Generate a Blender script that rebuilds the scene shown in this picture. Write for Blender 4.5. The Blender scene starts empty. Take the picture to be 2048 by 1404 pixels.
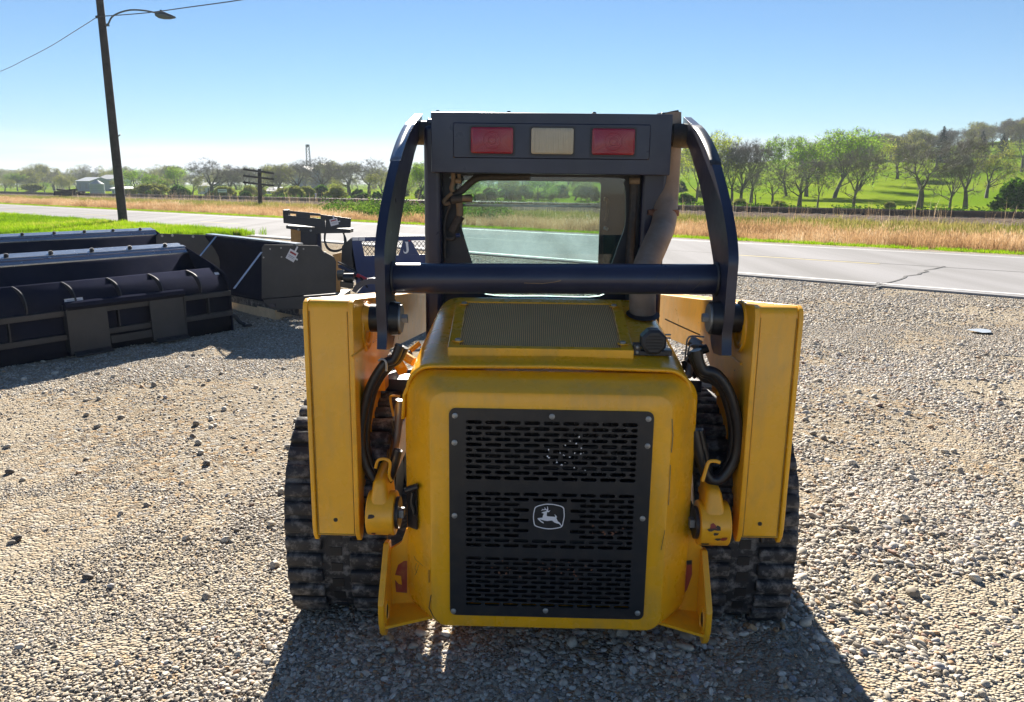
import bpy, bmesh, math, random
import numpy as np
from mathutils import Vector, Matrix, noise as mnoise
from mathutils.geometry import tessellate_polygon
R = math.radians
rng = np.random.default_rng(7)
random.seed(7)
scene = bpy.context.scene
col = scene.collection

# ------------------------------------------------------------------ camera
CAM_H, PITCH, FPX = 1.65, R(12.3), 1540.0
cam_data = bpy.data.cameras.new('camera')
cam_data.sensor_width = 36.0
cam_data.lens = FPX / 2048 * 36.0
cam_data.clip_start, cam_data.clip_end = 0.05, 8000
cam = bpy.data.objects.new('camera', cam_data)
cam.location = (0, 0, CAM_H)
cam.rotation_euler = (math.pi / 2 - PITCH, 0, 0)
col.objects.link(cam)
scene.camera = cam

# ------------------------------------------------------------------ world, sun, exposure
SUN_AZ, SUN_EL = R(-4.5), R(27)
world = bpy.data.worlds.new('World'); scene.world = world; world.use_nodes = True
wn, wl = world.node_tree.nodes, world.node_tree.links
wn.clear()
w_out = wn.new('ShaderNodeOutputWorld'); w_bg = wn.new('ShaderNodeBackground')
sky = wn.new('ShaderNodeTexSky'); sky.sky_type = 'NISHITA'; sky.sun_disc = False
sky.sun_elevation = SUN_EL; sky.sun_rotation = SUN_AZ
sky.air_density = 1.0; sky.dust_density = 0.0; sky.ozone_density = 6.0; sky.altitude = 0
w_bg.inputs['Strength'].default_value = 0.033
# thin stratus streaks low over the horizon, all the way round
w_tc = wn.new('ShaderNodeTexCoord')
w_map = wn.new('ShaderNodeMapping'); w_map.inputs['Scale'].default_value = (1.6, 1.6, 22)
w_noise = wn.new('ShaderNodeTexNoise'); w_noise.inputs['Scale'].default_value = 1.4; w_noise.inputs['Detail'].default_value = 5
w_sep = wn.new('ShaderNodeSeparateXYZ')
w_up = wn.new('ShaderNodeMapRange'); w_up.interpolation_type = 'SMOOTHSTEP'
for k, v in (('From Min', -0.005), ('From Max', 0.018)): w_up.inputs[k].default_value = v
w_dn = wn.new('ShaderNodeMapRange'); w_dn.interpolation_type = 'SMOOTHSTEP'
for k, v in (('From Min', 0.034), ('From Max', 0.062), ('To Min', 1.0), ('To Max', 0.0)): w_dn.inputs[k].default_value = v
w_thr = wn.new('ShaderNodeMapRange'); w_thr.interpolation_type = 'SMOOTHSTEP'
for k, v in (('From Min', 0.36), ('From Max', 0.58), ('To Max', 0.9)): w_thr.inputs[k].default_value = v
w_m1 = wn.new('ShaderNodeMath'); w_m1.operation = 'MULTIPLY'
w_m2 = wn.new('ShaderNodeMath'); w_m2.operation = 'MULTIPLY'
w_mix = wn.new('ShaderNodeMix'); w_mix.data_type = 'RGBA'
w_mix.inputs[7].default_value = (9.2, 9.6, 10.2, 1)
wl.new(w_tc.outputs['Generated'], w_map.inputs['Vector']); wl.new(w_map.outputs[0], w_noise.inputs['Vector'])
wl.new(w_tc.outputs['Generated'], w_sep.inputs[0])
wl.new(w_sep.outputs['Z'], w_up.inputs['Value']); wl.new(w_sep.outputs['Z'], w_dn.inputs['Value'])
wl.new(w_noise.outputs['Fac'], w_thr.inputs['Value'])
wl.new(w_up.outputs[0], w_m1.inputs[0]); wl.new(w_dn.outputs[0], w_m1.inputs[1])
wl.new(w_m1.outputs[0], w_m2.inputs[0]); wl.new(w_thr.outputs[0], w_m2.inputs[1])
wl.new(w_m2.outputs[0], w_mix.inputs[0]); wl.new(sky.outputs[0], w_mix.inputs[6])
wl.new(w_mix.outputs[2], w_bg.inputs['Color']); wl.new(w_bg.outputs[0], w_out.inputs['Surface'])

sun_data = bpy.data.lights.new('sun', 'SUN'); sun_data.energy = 5.0; sun_data.angle = R(0.53)
sun_data.color = (1.0, 0.93, 0.82)
sun = bpy.data.objects.new('sun', sun_data)
sun_dir = Vector((math.sin(SUN_AZ) * math.cos(SUN_EL), math.cos(SUN_AZ) * math.cos(SUN_EL), math.sin(SUN_EL)))
sun.rotation_euler = sun_dir.to_track_quat('Z', 'Y').to_euler()
col.objects.link(sun)
scene.view_settings.view_transform = 'Standard'; scene.view_settings.look = 'None'
scene.view_settings.exposure = 1.75; scene.view_settings.gamma = 1.0
scene.view_settings.use_curve_mapping = False
scene.cycles.max_bounces = 8
scene.cycles.use_denoising = True

# ------------------------------------------------------------------ pixel -> place (positions measured on the 2048 px photograph at surveyed distances)
def ray(px, py):
    x, y = (px - 1024) / FPX, -(py - 702) / FPX
    return Vector((x, math.cos(PITCH) + y * math.sin(PITCH), -math.sin(PITCH) + y * math.cos(PITCH)))
def at(px, py, Y):
    d = ray(px, py); t = Y / d.y
    return Vector((d.x * t, Y, CAM_H + d.z * t))
def gnd(px, py, z=0.0):
    d = ray(px, py); t = (z - CAM_H) / d.z
    return Vector((d.x * t, d.y * t, z))

# ------------------------------------------------------------------ helpers
def tag(o, label=None, cat=None, group=None, kind=None):
    if label: o['label'] = label
    if cat: o['category'] = cat
    if group: o['group'] = group
    if kind: o['kind'] = kind
    return o
def empty(name, loc=(0, 0, 0), rz=0.0):
    o = bpy.data.objects.new(name, None); o.location = loc; o.rotation_euler = (0, 0, rz)
    o.empty_display_size = 0.2; col.objects.link(o); return o
def link(name, me, parent=None):
    o = bpy.data.objects.new(name, me); col.objects.link(o)
    if parent: o.parent = parent
    return o
class MB:
    def __init__(s): s.v, s.f = [], []
    def add(s, vs, fs):
        b = len(s.v); s.v += [tuple(p) for p in vs]; s.f += [tuple(i + b for i in f) for f in fs]; return s
    def box(s, c, d, rot=None):
        c = Vector(c); h = Vector(d) / 2
        vs = [Vector((sx * h.x, sy * h.y, sz * h.z)) for sz in (-1, 1) for sy in (-1, 1) for sx in (-1, 1)]
        if rot is not None: vs = [rot @ p for p in vs]
        return s.add([c + p for p in vs], [(0, 2, 3, 1), (4, 5, 7, 6), (0, 1, 5, 4), (2, 6, 7, 3), (0, 4, 6, 2), (1, 3, 7, 5)])
    def hexa(s, q):  # q: 4 bottom/back points + 4 top/front points
        return s.add(q, [(3, 2, 1, 0), (4, 5, 6, 7), (0, 1, 5, 4), (1, 2, 6, 5), (2, 3, 7, 6), (3, 0, 4, 7)])
    def prism(s, pts, vec):  # planar polygon extruded by vec
        pts = [Vector(p) for p in pts]; vec = Vector(vec); n = len(pts)
        tri = tessellate_polygon([pts])
        fs = [tuple(t) for t in tri] + [tuple(i + n for i in reversed(t)) for t in tri]
        fs += [(i, (i + 1) % n, (i + 1) % n + n, i + n) for i in range(n)]
        return s.add(pts + [p + vec for p in pts], fs)
    def tube(s, pts, r, n=10, cap=True, closed=False):
        pts = [Vector(p) for p in pts]; m = len(pts)
        rs = r if hasattr(r, '__len__') else [r] * m
        up = None; rings = []
        for i, p in enumerate(pts):
            a = pts[i - 1] if (i > 0 or closed) else p
            b = pts[(i + 1) % m] if (i < m - 1 or closed) else p
            t = (b - a).normalized()
            if up is None:
                up = t.orthogonal().normalized()
            else:
                up = (up - t * up.dot(t))
                up = up.normalized() if up.length > 1e-6 else t.orthogonal().normalized()
            w = t.cross(up)
            rings.append([p + (up * math.cos(2 * math.pi * k / n) + w * math.sin(2 * math.pi * k / n)) * rs[i] for k in range(n)])
        vs = [q for rg in rings for q in rg]; fs = []
        for i in range(m if closed else m - 1):
            j = (i + 1) % m
            for k in range(n):
                fs.append((i * n + k, i * n + (k + 1) % n, j * n + (k + 1) % n, j * n + k))
        if cap and not closed:
            fs += [tuple(reversed(range(n))), tuple((m - 1) * n + k for k in range(n))]
        return s.add(vs, fs)
    def cyl(s, a, b, r, n=16, r2=None): return s.tube([a, b], [r, r if r2 is None else r2], n)
    def loft(s, rings, cap0=False, cap1=False):
        n = len(rings[0]); vs = [p for rg in rings for p in rg]; fs = []
        for i in range(len(rings) - 1):
            for k in range(n):
                fs.append((i * n + k, i * n + (k + 1) % n, (i + 1) * n + (k + 1) % n, (i + 1) * n + k))
        if cap0: fs.append(tuple(reversed(range(n))))
        if cap1: fs.append(tuple((len(rings) - 1) * n + k for k in range(n)))
        return s.add(vs, fs)
    def strip(s, rows):  # open grid of rows
        n = len(rows[0])
        return s.add([p for r_ in rows for p in r_], [(i * n + k, i * n + k + 1, (i + 1) * n + k + 1, (i + 1) * n + k) for i in range(len(rows) - 1) for k in range(n - 1)])
    def mesh(s, name, smooth=None):
        me = bpy.data.meshes.new(name); me.from_pydata(s.v, [], s.f)
        bm = bmesh.new(); bm.from_mesh(me); bmesh.ops.recalc_face_normals(bm, faces=bm.faces); bm.to_mesh(me); bm.free()
        if smooth is not None:
            me.shade_smooth(); me.set_sharp_from_angle(angle=R(smooth))
        return me
    def build(s, name, mat, parent=None, smooth=35, bevel=None, seg=2, solid=None):
        me = s.mesh(name, smooth); me.materials.append(mat)
        o = link(name, me, parent)
        if solid:
            md = o.modifiers.new('solid', 'SOLIDIFY'); md.thickness = solid; md.offset = -1
        if bevel:
            md = o.modifiers.new('bevel', 'BEVEL'); md.width = bevel; md.segments = seg; md.limit_method = 'ANGLE'; md.angle_limit = R(30)
            md.harden_normals = True
        return o
def rrect(x0, x1, z0, z1, r, y, n=6, rb=None):
    """rounded rectangle ring in the xz plane at y (rb: radius of the lower corners)"""
    rb = r if rb is None else rb; out = []
    for cx, cz, a0, q in ((x1 - rb, z0 + rb, -90, rb), (x1 - r, z1 - r, 0, r), (x0 + r, z1 - r, 90, r), (x0 + rb, z0 + rb, 180, rb)):
        for k in range(n + 1):
            a = R(a0 + 90 * k / n); out.append((cx + q * math.cos(a), y, cz + q * math.sin(a)))
    return out
def spline(pts, n=8, closed=False):
    P = [Vector(p) for p in pts]; m = len(P); out = []
    for i in range(m if closed else m - 1):
        p0 = P[(i - 1) % m] if (closed or i > 0) else P[i]; p1 = P[i]; p2 = P[(i + 1) % m]
        p3 = P[(i + 2) % m] if (closed or i < m - 2) else p2
        for k in range(n):
            t = k / n
            out.append(0.5 * ((2 * p1) + (p2 - p0) * t + (2 * p0 - 5 * p1 + 4 * p2 - p3) * t * t + (3 * p1 - p0 - 3 * p2 + p3) * t ** 3))
    if not closed: out.append(P[-1])
    return out

# ------------------------------------------------------------------ materials
def newmat(name):
    m = bpy.data.materials.new(name); m.use_nodes = True
    nt = m.node_tree; bs = nt.nodes['Principled BSDF']
    return m, nt.nodes, nt.links, bs
def ramp(n, stops):
    r_ = n.new('ShaderNodeValToRGB'); e = r_.color_ramp.elements
    while len(e) < len(stops): e.new(0.5)
    for q, (p, c) in zip(e, stops): q.position = p; q.color = (*c, 1) if len(c) == 3 else c
    return r_
def tex(n, l, kind, scale, coord='Object', detail=4, rough=0.55, vec=(1, 1, 1)):
    tc = n.new('ShaderNodeTexCoord'); mp = n.new('ShaderNodeMapping'); mp.inputs['Scale'].default_value = vec
    l.new(tc.outputs[coord], mp.inputs[0])
    t = n.new('ShaderNodeTexNoise' if kind == 'noise' else 'ShaderNodeTexVoronoi')
    t.inputs['Scale'].default_value = scale
    if kind == 'noise': t.inputs['Detail'].default_value = detail; t.inputs['Roughness'].default_value = rough
    l.new(mp.outputs[0], t.inputs['Vector']); return t
def mixc(n, l, fac, a, b, mode='MIX'):
    m = n.new('ShaderNodeMix'); m.data_type = 'RGBA'; m.blend_type = mode
    for s_, v in ((0, fac), (6, a), (7, b)):
        if hasattr(v, 'links') or hasattr(v, 'is_linked'): l.new(v, m.inputs[s_])
        else: m.inputs[s_].default_value = v if s_ == 0 else (*v, 1)
    return m.outputs[2]
def bump(n, l, bs, h, strength=0.3, dist=0.01):
    b = n.new('ShaderNodeBump'); b.inputs['Strength'].default_value = strength; b.inputs['Distance'].default_value = dist
    l.new(h, b.inputs['Height']); l.new(b.outputs[0], bs.inputs['Normal'])
def paint(name, c, rough=0.35, metal=0.0, coat=0.0, dirt=None, dirt_amt=0.35, var=0.12, scale=6, bumpk=0.0, wear=None, wear_lo=0.66, streak=1.0):
    """worn painted or bare surface: soft colour drift, dust in blotches, optional chips"""
    m, n, l, bs = newmat(name)
    t1 = tex(n, l, 'noise', scale, detail=6)
    dk = tuple(x * (1 - var) for x in c); lt = tuple(min(1, x * (1 + var)) for x in c)
    r1 = ramp(n, [(0.3, dk), (0.7, lt)]); l.new(t1.outputs[0], r1.inputs[0]); out = r1.outputs[0]
    if dirt:
        t2 = tex(n, l, 'noise', scale * 2.7, detail=8, rough=0.68, vec=(1, 1, streak))
        mr = n.new('ShaderNodeMapRange'); mr.inputs['From Min'].default_value = 0.48; mr.inputs['From Max'].default_value = 0.80
        mr.inputs['To Max'].default_value = dirt_amt; l.new(t2.outputs[0], mr.inputs[0])
        out = mixc(n, l, mr.outputs[0], out, dirt)
    if wear:
        t3 = tex(n, l, 'noise', scale * 4.5, detail=9, rough=0.62)
        mr = n.new('ShaderNodeMapRange'); mr.inputs['From Min'].default_value = wear_lo; mr.inputs['From Max'].default_value = wear_lo + 0.03
        l.new(t3.outputs[0], mr.inputs[0]); out = mixc(n, l, mr.outputs[0], out, wear)
    l.new(out, bs.inputs['Base Color'])
    t4 = tex(n, l, 'noise', scale * 3.1, detail=5)
    mr = n.new('ShaderNodeMapRange'); mr.inputs['To Min'].default_value = max(0.02, rough - 0.09); mr.inputs['To Max'].default_value = min(1, rough + 0.12)
    l.new(t4.outputs[0], mr.inputs[0]); l.new(mr.outputs[0], bs.inputs['Roughness'])
    bs.inputs['Metallic'].default_value = metal; bs.inputs['Coat Weight'].default_value = coat; bs.inputs['Coat Roughness'].default_value = 0.12
    if bumpk:
        t5 = tex(n, l, 'noise', scale * 30, detail=3); bump(n, l, bs, t5.outputs[0], bumpk, 0.004)
    return m
def leafmat(name, stops, trans=0.45, coord='Object', scale=1.2, rough=0.6, instancer=False):
    m, n, l, bs = newmat(name); n.remove(bs); out = n['Material Output']
    r_ = ramp(n, stops)
    if instancer:
        a = n.new('ShaderNodeAttribute'); a.attribute_type = 'INSTANCER'; a.attribute_name = 'tint'; l.new(a.outputs['Fac'], r_.inputs[0])
    else:
        t = tex(n, l, 'noise', scale, coord, detail=3); 
        mr = n.new('ShaderNodeMapRange'); mr.inputs['From Min'].default_value = 0.3; mr.inputs['From Max'].default_value = 0.7
        l.new(t.outputs[0], mr.inputs[0]); l.new(mr.outputs[0], r_.inputs[0])
    d = n.new('ShaderNodeBsdfDiffuse'); tr = n.new('ShaderNodeBsdfTranslucent'); mx = n.new('ShaderNodeMixShader')
    mx.inputs[0].default_value = trans
    l.new(r_.outputs[0], d.inputs[0]); l.new(r_.outputs[0], tr.inputs[0])
    l.new(d.outputs[0], mx.inputs[1]); l.new(tr.outputs[0], mx.inputs[2]); l.new(mx.outputs[0], out.inputs[0])
    return m
M = {}
M['yellow'] = paint('yellow_paint', (0.97, 0.462, 0.011), 0.26, coat=0.15, dirt=(0.42, 0.28, 0.10), dirt_amt=0.55, var=0.05, scale=3.4, streak=0.3)
M['yellow_worn'] = paint('worn_yellow_paint', (0.94, 0.44, 0.014), 0.30, coat=0.2, dirt=(0.30, 0.18, 0.05), dirt_amt=0.35, var=0.07, scale=5.0, wear=(0.035, 0.028, 0.022), wear_lo=0.685)
M['black'] = paint('black_paint', (0.020, 0.024, 0.052), 0.30, dirt=(0.09, 0.08, 0.08), dirt_amt=0.14, var=0.2, scale=5, coat=0.1)
M['black_dull'] = paint('dull_black_steel', (0.030, 0.030, 0.034), 0.42, dirt=(0.10, 0.085, 0.065), dirt_amt=0.20, var=0.2, scale=4, bumpk=0.05)
M['bucket'] = paint('bucket_black', (0.018, 0.020, 0.034), 0.6, dirt=(0.06, 0.055, 0.05), dirt_amt=0.15, var=0.15, scale=3)
M['bucket'].node_tree.nodes['Principled BSDF'].inputs['Specular IOR Level'].default_value = 0.0
M['grille'] = paint('grille_steel', (0.020, 0.021, 0.024), 0.36, dirt=(0.09, 0.065, 0.045), dirt_amt=0.30, var=0.2, scale=8)
M['core'] = paint('radiator_core', (0.012, 0.012, 0.013), 0.6, dirt=(0.10, 0.045, 0.03), dirt_amt=0.35, scale=9)
M['rubber'] = paint('dusty_rubber', (0.018, 0.018, 0.021), 0.60, dirt=(0.36, 0.335, 0.31), dirt_amt=1.0, var=0.3, scale=8, bumpk=0.35)
M['hose'] = paint('hose_rubber', (0.016, 0.016, 0.018), 0.32, dirt=(0.07, 0.06, 0.05), dirt_amt=0.25, scale=12)
M['steel'] = paint('zinc_steel', (0.34, 0.34, 0.33), 0.45, metal=0.6, dirt=(0.20, 0.17, 0.13), dirt_amt=0.4, scale=14)
M['exhaust'] = paint('heat_worn_pipe', (0.30, 0.215, 0.155), 0.62, metal=0.25, dirt=(0.44, 0.37, 0.31), dirt_amt=0.5, var=0.2, scale=9, bumpk=0.1)
M['rust'] = paint('rusty_band', (0.16, 0.065, 0.035), 0.75, dirt=(0.27, 0.16, 0.10), dirt_amt=0.5, scale=14)
M['tan_dust'] = paint('dust_caked_fitting', (0.24, 0.17, 0.10), 0.7, dirt=(0.08, 0.06, 0.045), dirt_amt=0.6, scale=14)
M['dark_dust'] = paint('dusty_dark_tube', (0.055, 0.046, 0.038), 0.65, dirt=(0.16, 0.13, 0.09), dirt_amt=0.5, scale=14)
M['red_patch'] = paint('faded_red_decal', (0.33, 0.045, 0.025), 0.6, dirt=(0.50, 0.27, 0.05), dirt_amt=0.6, scale=16)
M['chip'] = paint('bare_chip', (0.055, 0.040, 0.030), 0.7, scale=20)
M['grime'] = paint('seam_grime', (0.50, 0.27, 0.03), 0.8, dirt=(0.20, 0.12, 0.04), dirt_amt=0.8, scale=10)
M['white_print'] = paint('white_print', (0.80, 0.80, 0.82), 0.5, var=0.02)
M['navy'] = paint('navy_paint', (0.018, 0.040, 0.14), 0.4, dirt=(0.06, 0.06, 0.07), dirt_amt=0.2, scale=4)
M['red'] = paint('red_cylinder_paint', (0.45, 0.015, 0.03), 0.35)
M['paper'] = paint('paper_tag', (0.72, 0.70, 0.70), 0.7, var=0.05)
M['print_red'] = paint('red_ink', (0.35, 0.05, 0.05), 0.7)
M['print_grey'] = paint('grey_ink', (0.14, 0.14, 0.2), 0.7)
M['pine'] = paint('pallet_timber', (0.62, 0.46, 0.28), 0.8, dirt=(0.36, 0.27, 0.17), dirt_amt=0.6, scale=7)
M['plywood'] = paint('plywood', (0.50, 0.30, 0.11), 0.7, dirt=(0.20, 0.10, 0.04), dirt_amt=0.5, scale=8)
M['strap'] = paint('steel_strap', (0.55, 0.60, 0.66), 0.35, metal=0.7, scale=9)
M['edge_steel'] = paint('bright_edge_steel', (0.30, 0.32, 0.35), 0.22, metal=0.75, dirt=(0.12, 0.11, 0.10), dirt_amt=0.4, scale=6)
M['pole'] = paint('weathered_pole', (0.040, 0.033, 0.030), 0.85, dirt=(0.10, 0.08, 0.065), dirt_amt=0.5, var=0.35, scale=3, bumpk=0.3)
M['galv'] = paint('grey_fixture', (0.10, 0.11, 0.11), 0.5, metal=0.3)
M['bark'] = paint('bark', (0.10, 0.085, 0.072), 0.9, dirt=(0.18, 0.16, 0.14), dirt_amt=0.5, var=0.3, scale=2)
M['twig'] = paint('twig_bark', (0.20, 0.175, 0.155), 0.9, var=0.3, scale=1)
M['rail'] = paint('rail_steel', (0.085, 0.062, 0.050), 0.5, metal=0.4, dirt=(0.16, 0.08, 0.05), dirt_amt=0.5, scale=3)
M['sleeper'] = paint('sleeper_timber', (0.045, 0.036, 0.030), 0.9, scale=3)
M['bin'] = paint('galvanised_bin', (0.30, 0.33, 0.36), 0.8, metal=0.1, scale=0.5)
M['shed'] = paint('white_siding', (0.60, 0.62, 0.64), 0.7, scale=0.5)
M['shed_dark'] = paint('dark_roofing', (0.15, 0.17, 0.20), 0.7, scale=0.5)
M['blue_steel'] = paint('blue_grey_cladding', (0.16, 0.20, 0.26), 0.7, scale=0.5)
def lens(name, c, stripes):
    m, n, l, bs = newmat(name)
    tc = n.new('ShaderNodeTexCoord')
    w = n.new('ShaderNodeTexWave'); w.wave_type = 'BANDS' if stripes else 'RINGS'; w.rings_direction = 'SPHERICAL'
    w.inputs['Scale'].default_value = 45 if stripes else 60
    l.new(tc.outputs['Object'], w.inputs[0])
    t = tex(n, l, 'noise', 25, detail=6); o_ = mixc(n, l, t.outputs[0], c, tuple(x * 0.72 + 0.02 for x in c))
    l.new(o_, bs.inputs['Base Color']); bs.inputs['Roughness'].default_value = 0.22
    bs.inputs['Coat Weight'].default_value = 0.5; bs.inputs['Coat Roughness'].default_value = 0.25
    bump(n, l, bs, w.outputs['Fac'], 0.35, 0.003); return m
M['lens_red'] = lens('red_lamp_lens', (0.36, 0.008, 0.028), False)
M['lens_white'] = lens('yellowed_clear_lens', (0.62, 0.52, 0.34), True)
def mesh_screen():
    m, n, l, bs = newmat('corrugated_screen')
    tc = n.new('ShaderNodeTexCoord'); mp = n.new('ShaderNodeMapping'); l.new(tc.outputs['Object'], mp.inputs[0])
    w = n.new('ShaderNodeTexWave'); w.bands_direction = 'X'; w.inputs['Scale'].default_value = 42; l.new(mp.outputs[0], w.inputs[0])
    t = tex(n, l, 'noise', 9, detail=5)
    a = mixc(n, l, t.outputs[0], (0.78, 0.47, 0.20), (0.95, 0.60, 0.26))
    b = mixc(n, l, w.outputs['Fac'], (0.34, 0.20, 0.085), a); l.new(b, bs.inputs['Base Color'])
    bs.inputs['Roughness'].default_value = 0.6; bs.inputs['Specular IOR Level'].default_value = 0.05; bump(n, l, bs, w.outputs['Fac'], 0.4, 0.004); return m
M['screen'] = mesh_screen()
def glassmat(name, tint, refl=0.08):
    m, n, l, bs = newmat(name); n.remove(bs); out = n['Material Output']
    tr = n.new('ShaderNodeBsdfTransparent'); tr.inputs[0].default_value = (*tint, 1)
    gl = n.new('ShaderNodeBsdfGlossy'); gl.inputs['Roughness'].default_value = 0.03
    df = n.new('ShaderNodeBsdfDiffuse'); df.inputs[0].default_value = (0.45, 0.43, 0.36, 1)
    t = tex(n, l, 'noise', 7, detail=9, rough=0.7)
    mr = n.new('ShaderNodeMapRange'); mr.inputs['From Min'].default_value = 0.42; mr.inputs['From Max'].default_value = 0.75; mr.inputs['To Min'].default_value = 0.03; mr.inputs['To Max'].default_value = 0.24
    l.new(t.outputs[0], mr.inputs[0])
    m1 = n.new('ShaderNodeMixShader'); m1.inputs[0].default_value = refl
    m2 = n.new('ShaderNodeMixShader'); l.new(mr.outputs[0], m2.inputs[0])
    l.new(tr.outputs[0], m1.inputs[1]); l.new(gl.outputs[0], m1.inputs[2])
    l.new(m1.outputs[0], m2.inputs[1]); l.new(df.outputs[0], m2.inputs[2]); l.new(m2.outputs[0], out.inputs[0])
    return m
M['glass'] = glassmat('tinted_dusty_glass', (0.74, 0.89, 0.88))
M['glass_blue'] = glassmat('blue_side_glass', (0.30, 0.50, 0.55))

# ------------------------------------------------------------------ the lie of the land (n across the road, s along it)
NX, NY, UX, UY = 0.648, 0.7615, -0.7615, 0.648
def W(n, s, z=0.0): return (n * NX + s * UX, n * NY + s * UY, z)
PN = np.array([-1e4, 20.9, 22, 26, 31, 34, 36.2, 40.3, 44, 60, 1e5]); PZ = np.array([0, 0, -0.04, -0.30, -0.18, 0.0, 0.20, 0.20, -0.25, -0.4, -0.4])
def sstep(t): t = np.clip(t, 0, 1); return t * t * (3 - 2 * t)
def terr(x, y):
    x = np.asarray(x, float); y = np.asarray(y, float)
    n = x * NX + y * NY
    z = np.interp(n, PN, PZ)
    A = np.clip((x + 5) / 100, 0, 1.35) ** 1.25
    B = 0.35 * sstep((y - 66) / 105) + 0.65 * np.clip((y - 70) / 100, 0, 1) + 0.03 * np.clip((y - 170) / 160, 0, 1)
    z = z + 8.9 * A * B
    far = np.clip((n - 50) / 60, 0, 1)
    return z + far * 0.25 * (np.sin(x * 0.05 + 1) * np.sin(y * 0.043) + 0.5 * np.sin(x * 0.13 + y * 0.09))
def lot_h(x, y):
    f = np.clip((13.0 - (x * NX + y * NY)) / 2.0, 0, 1)
    return f * (0.014 * np.sin(1.9 * x + 0.6 * y) * np.sin(1.3 * y - 0.5 * x + 1) + 0.010 * np.sin(3.7 * x - 1.2 * y + 2) * np.sin(3.1 * y + 0.4))

def gravel_mat(name, tint=1.0, sc=34, pale=False):
    m, n, l, bs = newmat(name)
    big = tex(n, l, 'noise', 0.55, detail=5, rough=0.6); mid = tex(n, l, 'noise', 7, detail=6, rough=0.65)
    v1 = tex(n, l, 'vor', sc); v2 = tex(n, l, 'vor', sc * 2.3)
    sand = mixc(n, l, mid.outputs[0], (0.27 * tint, 0.215 * tint, 0.15 * tint), (0.43 * tint, 0.36 * tint, 0.265 * tint))
    sep = n.new('ShaderNodeSeparateColor'); l.new(v1.outputs['Color'], sep.inputs[0])
    st = ramp(n, [(0.0, (0.15, 0.12, 0.095)), (0.25, (0.30, 0.25, 0.185)), (0.5, (0.40, 0.35, 0.27)), (0.72, (0.34, 0.23, 0.13)), (0.85, (0.48, 0.44, 0.37)), (1.0, (0.25, 0.24, 0.23))])
    l.new(sep.outputs[0], st.inputs[0])
    sep2 = n.new('ShaderNodeSeparateColor'); l.new(v2.outputs['Color'], sep2.inputs[0])
    fine = mixc(n, l, sep2.outputs[1], sand, (0.44 * tint, 0.39 * tint, 0.31 * tint))
    mr = n.new('ShaderNodeMapRange'); mr.inputs['From Min'].default_value = 0.40; mr.inputs['From Max'].default_value = 0.58; l.new(big.outputs[0], mr.inputs[0])
    c = mixc(n, l, mr.outputs[0], fine, st.outputs[0])
    if tint < 1: c = mixc(n, l, 1.0, c, (0.50, 0.47, 0.50), 'MULTIPLY')
    l.new(c, bs.inputs['Base Color']); bs.inputs['Roughness'].default_value = 0.9
    bs.inputs['Specular IOR Level'].default_value = 0.0
    ad = n.new('ShaderNodeMath'); ad.operation = 'ADD'; l.new(v1.outputs['Distance'], ad.inputs[0]); l.new(v2.outputs['Distance'], ad.inputs[1])
    inv = n.new('ShaderNodeMath'); inv.operation = 'MULTIPLY'; inv.inputs[1].default_value = -1; l.new(ad.outputs[0], inv.inputs[0])
    bump(n, l, bs, inv.outputs[0], 0.9, 0.02); return m
M['gravel'] = gravel_mat('gravel_and_fines')
M['ballast'] = gravel_mat('railway_ballast_stone', 0.6, 9)
def stone_mat():
    m, n, l, bs = newmat('gravel_stone')
    a = n.new('ShaderNodeAttribute'); a.attribute_type = 'INSTANCER'; a.attribute_name = 'tint'
    r_ = ramp(n, [(0.0, (0.10, 0.085, 0.07)), (0.12, (0.22, 0.185, 0.145)), (0.35, (0.37, 0.32, 0.25)), (0.6, (0.49, 0.44, 0.355)), (0.78, (0.61, 0.565, 0.49)), (0.88, (0.42, 0.27, 0.14)), (0.94, (0.27, 0.145, 0.085)), (1.0, (0.33, 0.32, 0.32))])
    l.new(a.outputs['Fac'], r_.inputs[0])
    t = tex(n, l, 'noise', 1.6, detail=5); d_ = mixc(n, l, 0.55, r_.outputs[0], t.outputs[0], 'OVERLAY')
    l.new(d_, bs.inputs['Base Color']); bs.inputs['Roughness'].default_value = 0.72; bs.inputs['Specular IOR Level'].default_value = 0.35
    return m
M['stone'] = stone_mat()
def road_mat():
    m, n, l, bs = newmat('worn_asphalt')
    a = tex(n, l, 'noise', 60, detail=5, rough=0.7); b = tex(n, l, 'noise', 0.9, detail=5, vec=(1, 0.05, 1)); b.inputs['Vector'].links[0].from_node.inputs['Rotation'].default_value = (0, 0, R(-49.6)); b.inputs['Vector'].links[0].from_node.vector_type = 'TEXTURE' if False else 'POINT'
    c1 = mixc(n, l, a.outputs[0], (0.25, 0.243, 0.247), (0.37, 0.363, 0.367)); mr = n.new('ShaderNodeMapRange')
    mr.inputs['From Min'].default_value = 0.35; mr.inputs['From Max'].default_value = 0.7; mr.inputs['To Max'].default_value = 0.75; l.new(b.outputs[0], mr.inputs[0])
    c = mixc(n, l, mr.outputs[0], c1, (0.21, 0.205, 0.20)); l.new(c, bs.inputs['Base Color']); bs.inputs['Roughness'].default_value = 0.9; bs.inputs['Specular IOR Level'].default_value = 0.02
    bump(n, l, bs, a.outputs[0], 0.25, 0.005); return m
M['road'] = road_mat()
M['line_white'] = paint('worn_white_line', (0.55, 0.54, 0.53), 0.7, dirt=(0.20, 0.19, 0.18), dirt_amt=0.7, scale=4)
M['line_yellow'] = paint('faded_yellow_line', (0.40, 0.32, 0.12), 0.7, dirt=(0.18, 0.17, 0.15), dirt_amt=0.8, scale=4)
M['tar'] = paint('tar_crack', (0.035, 0.033, 0.032), 0.7, scale=5)
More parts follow.
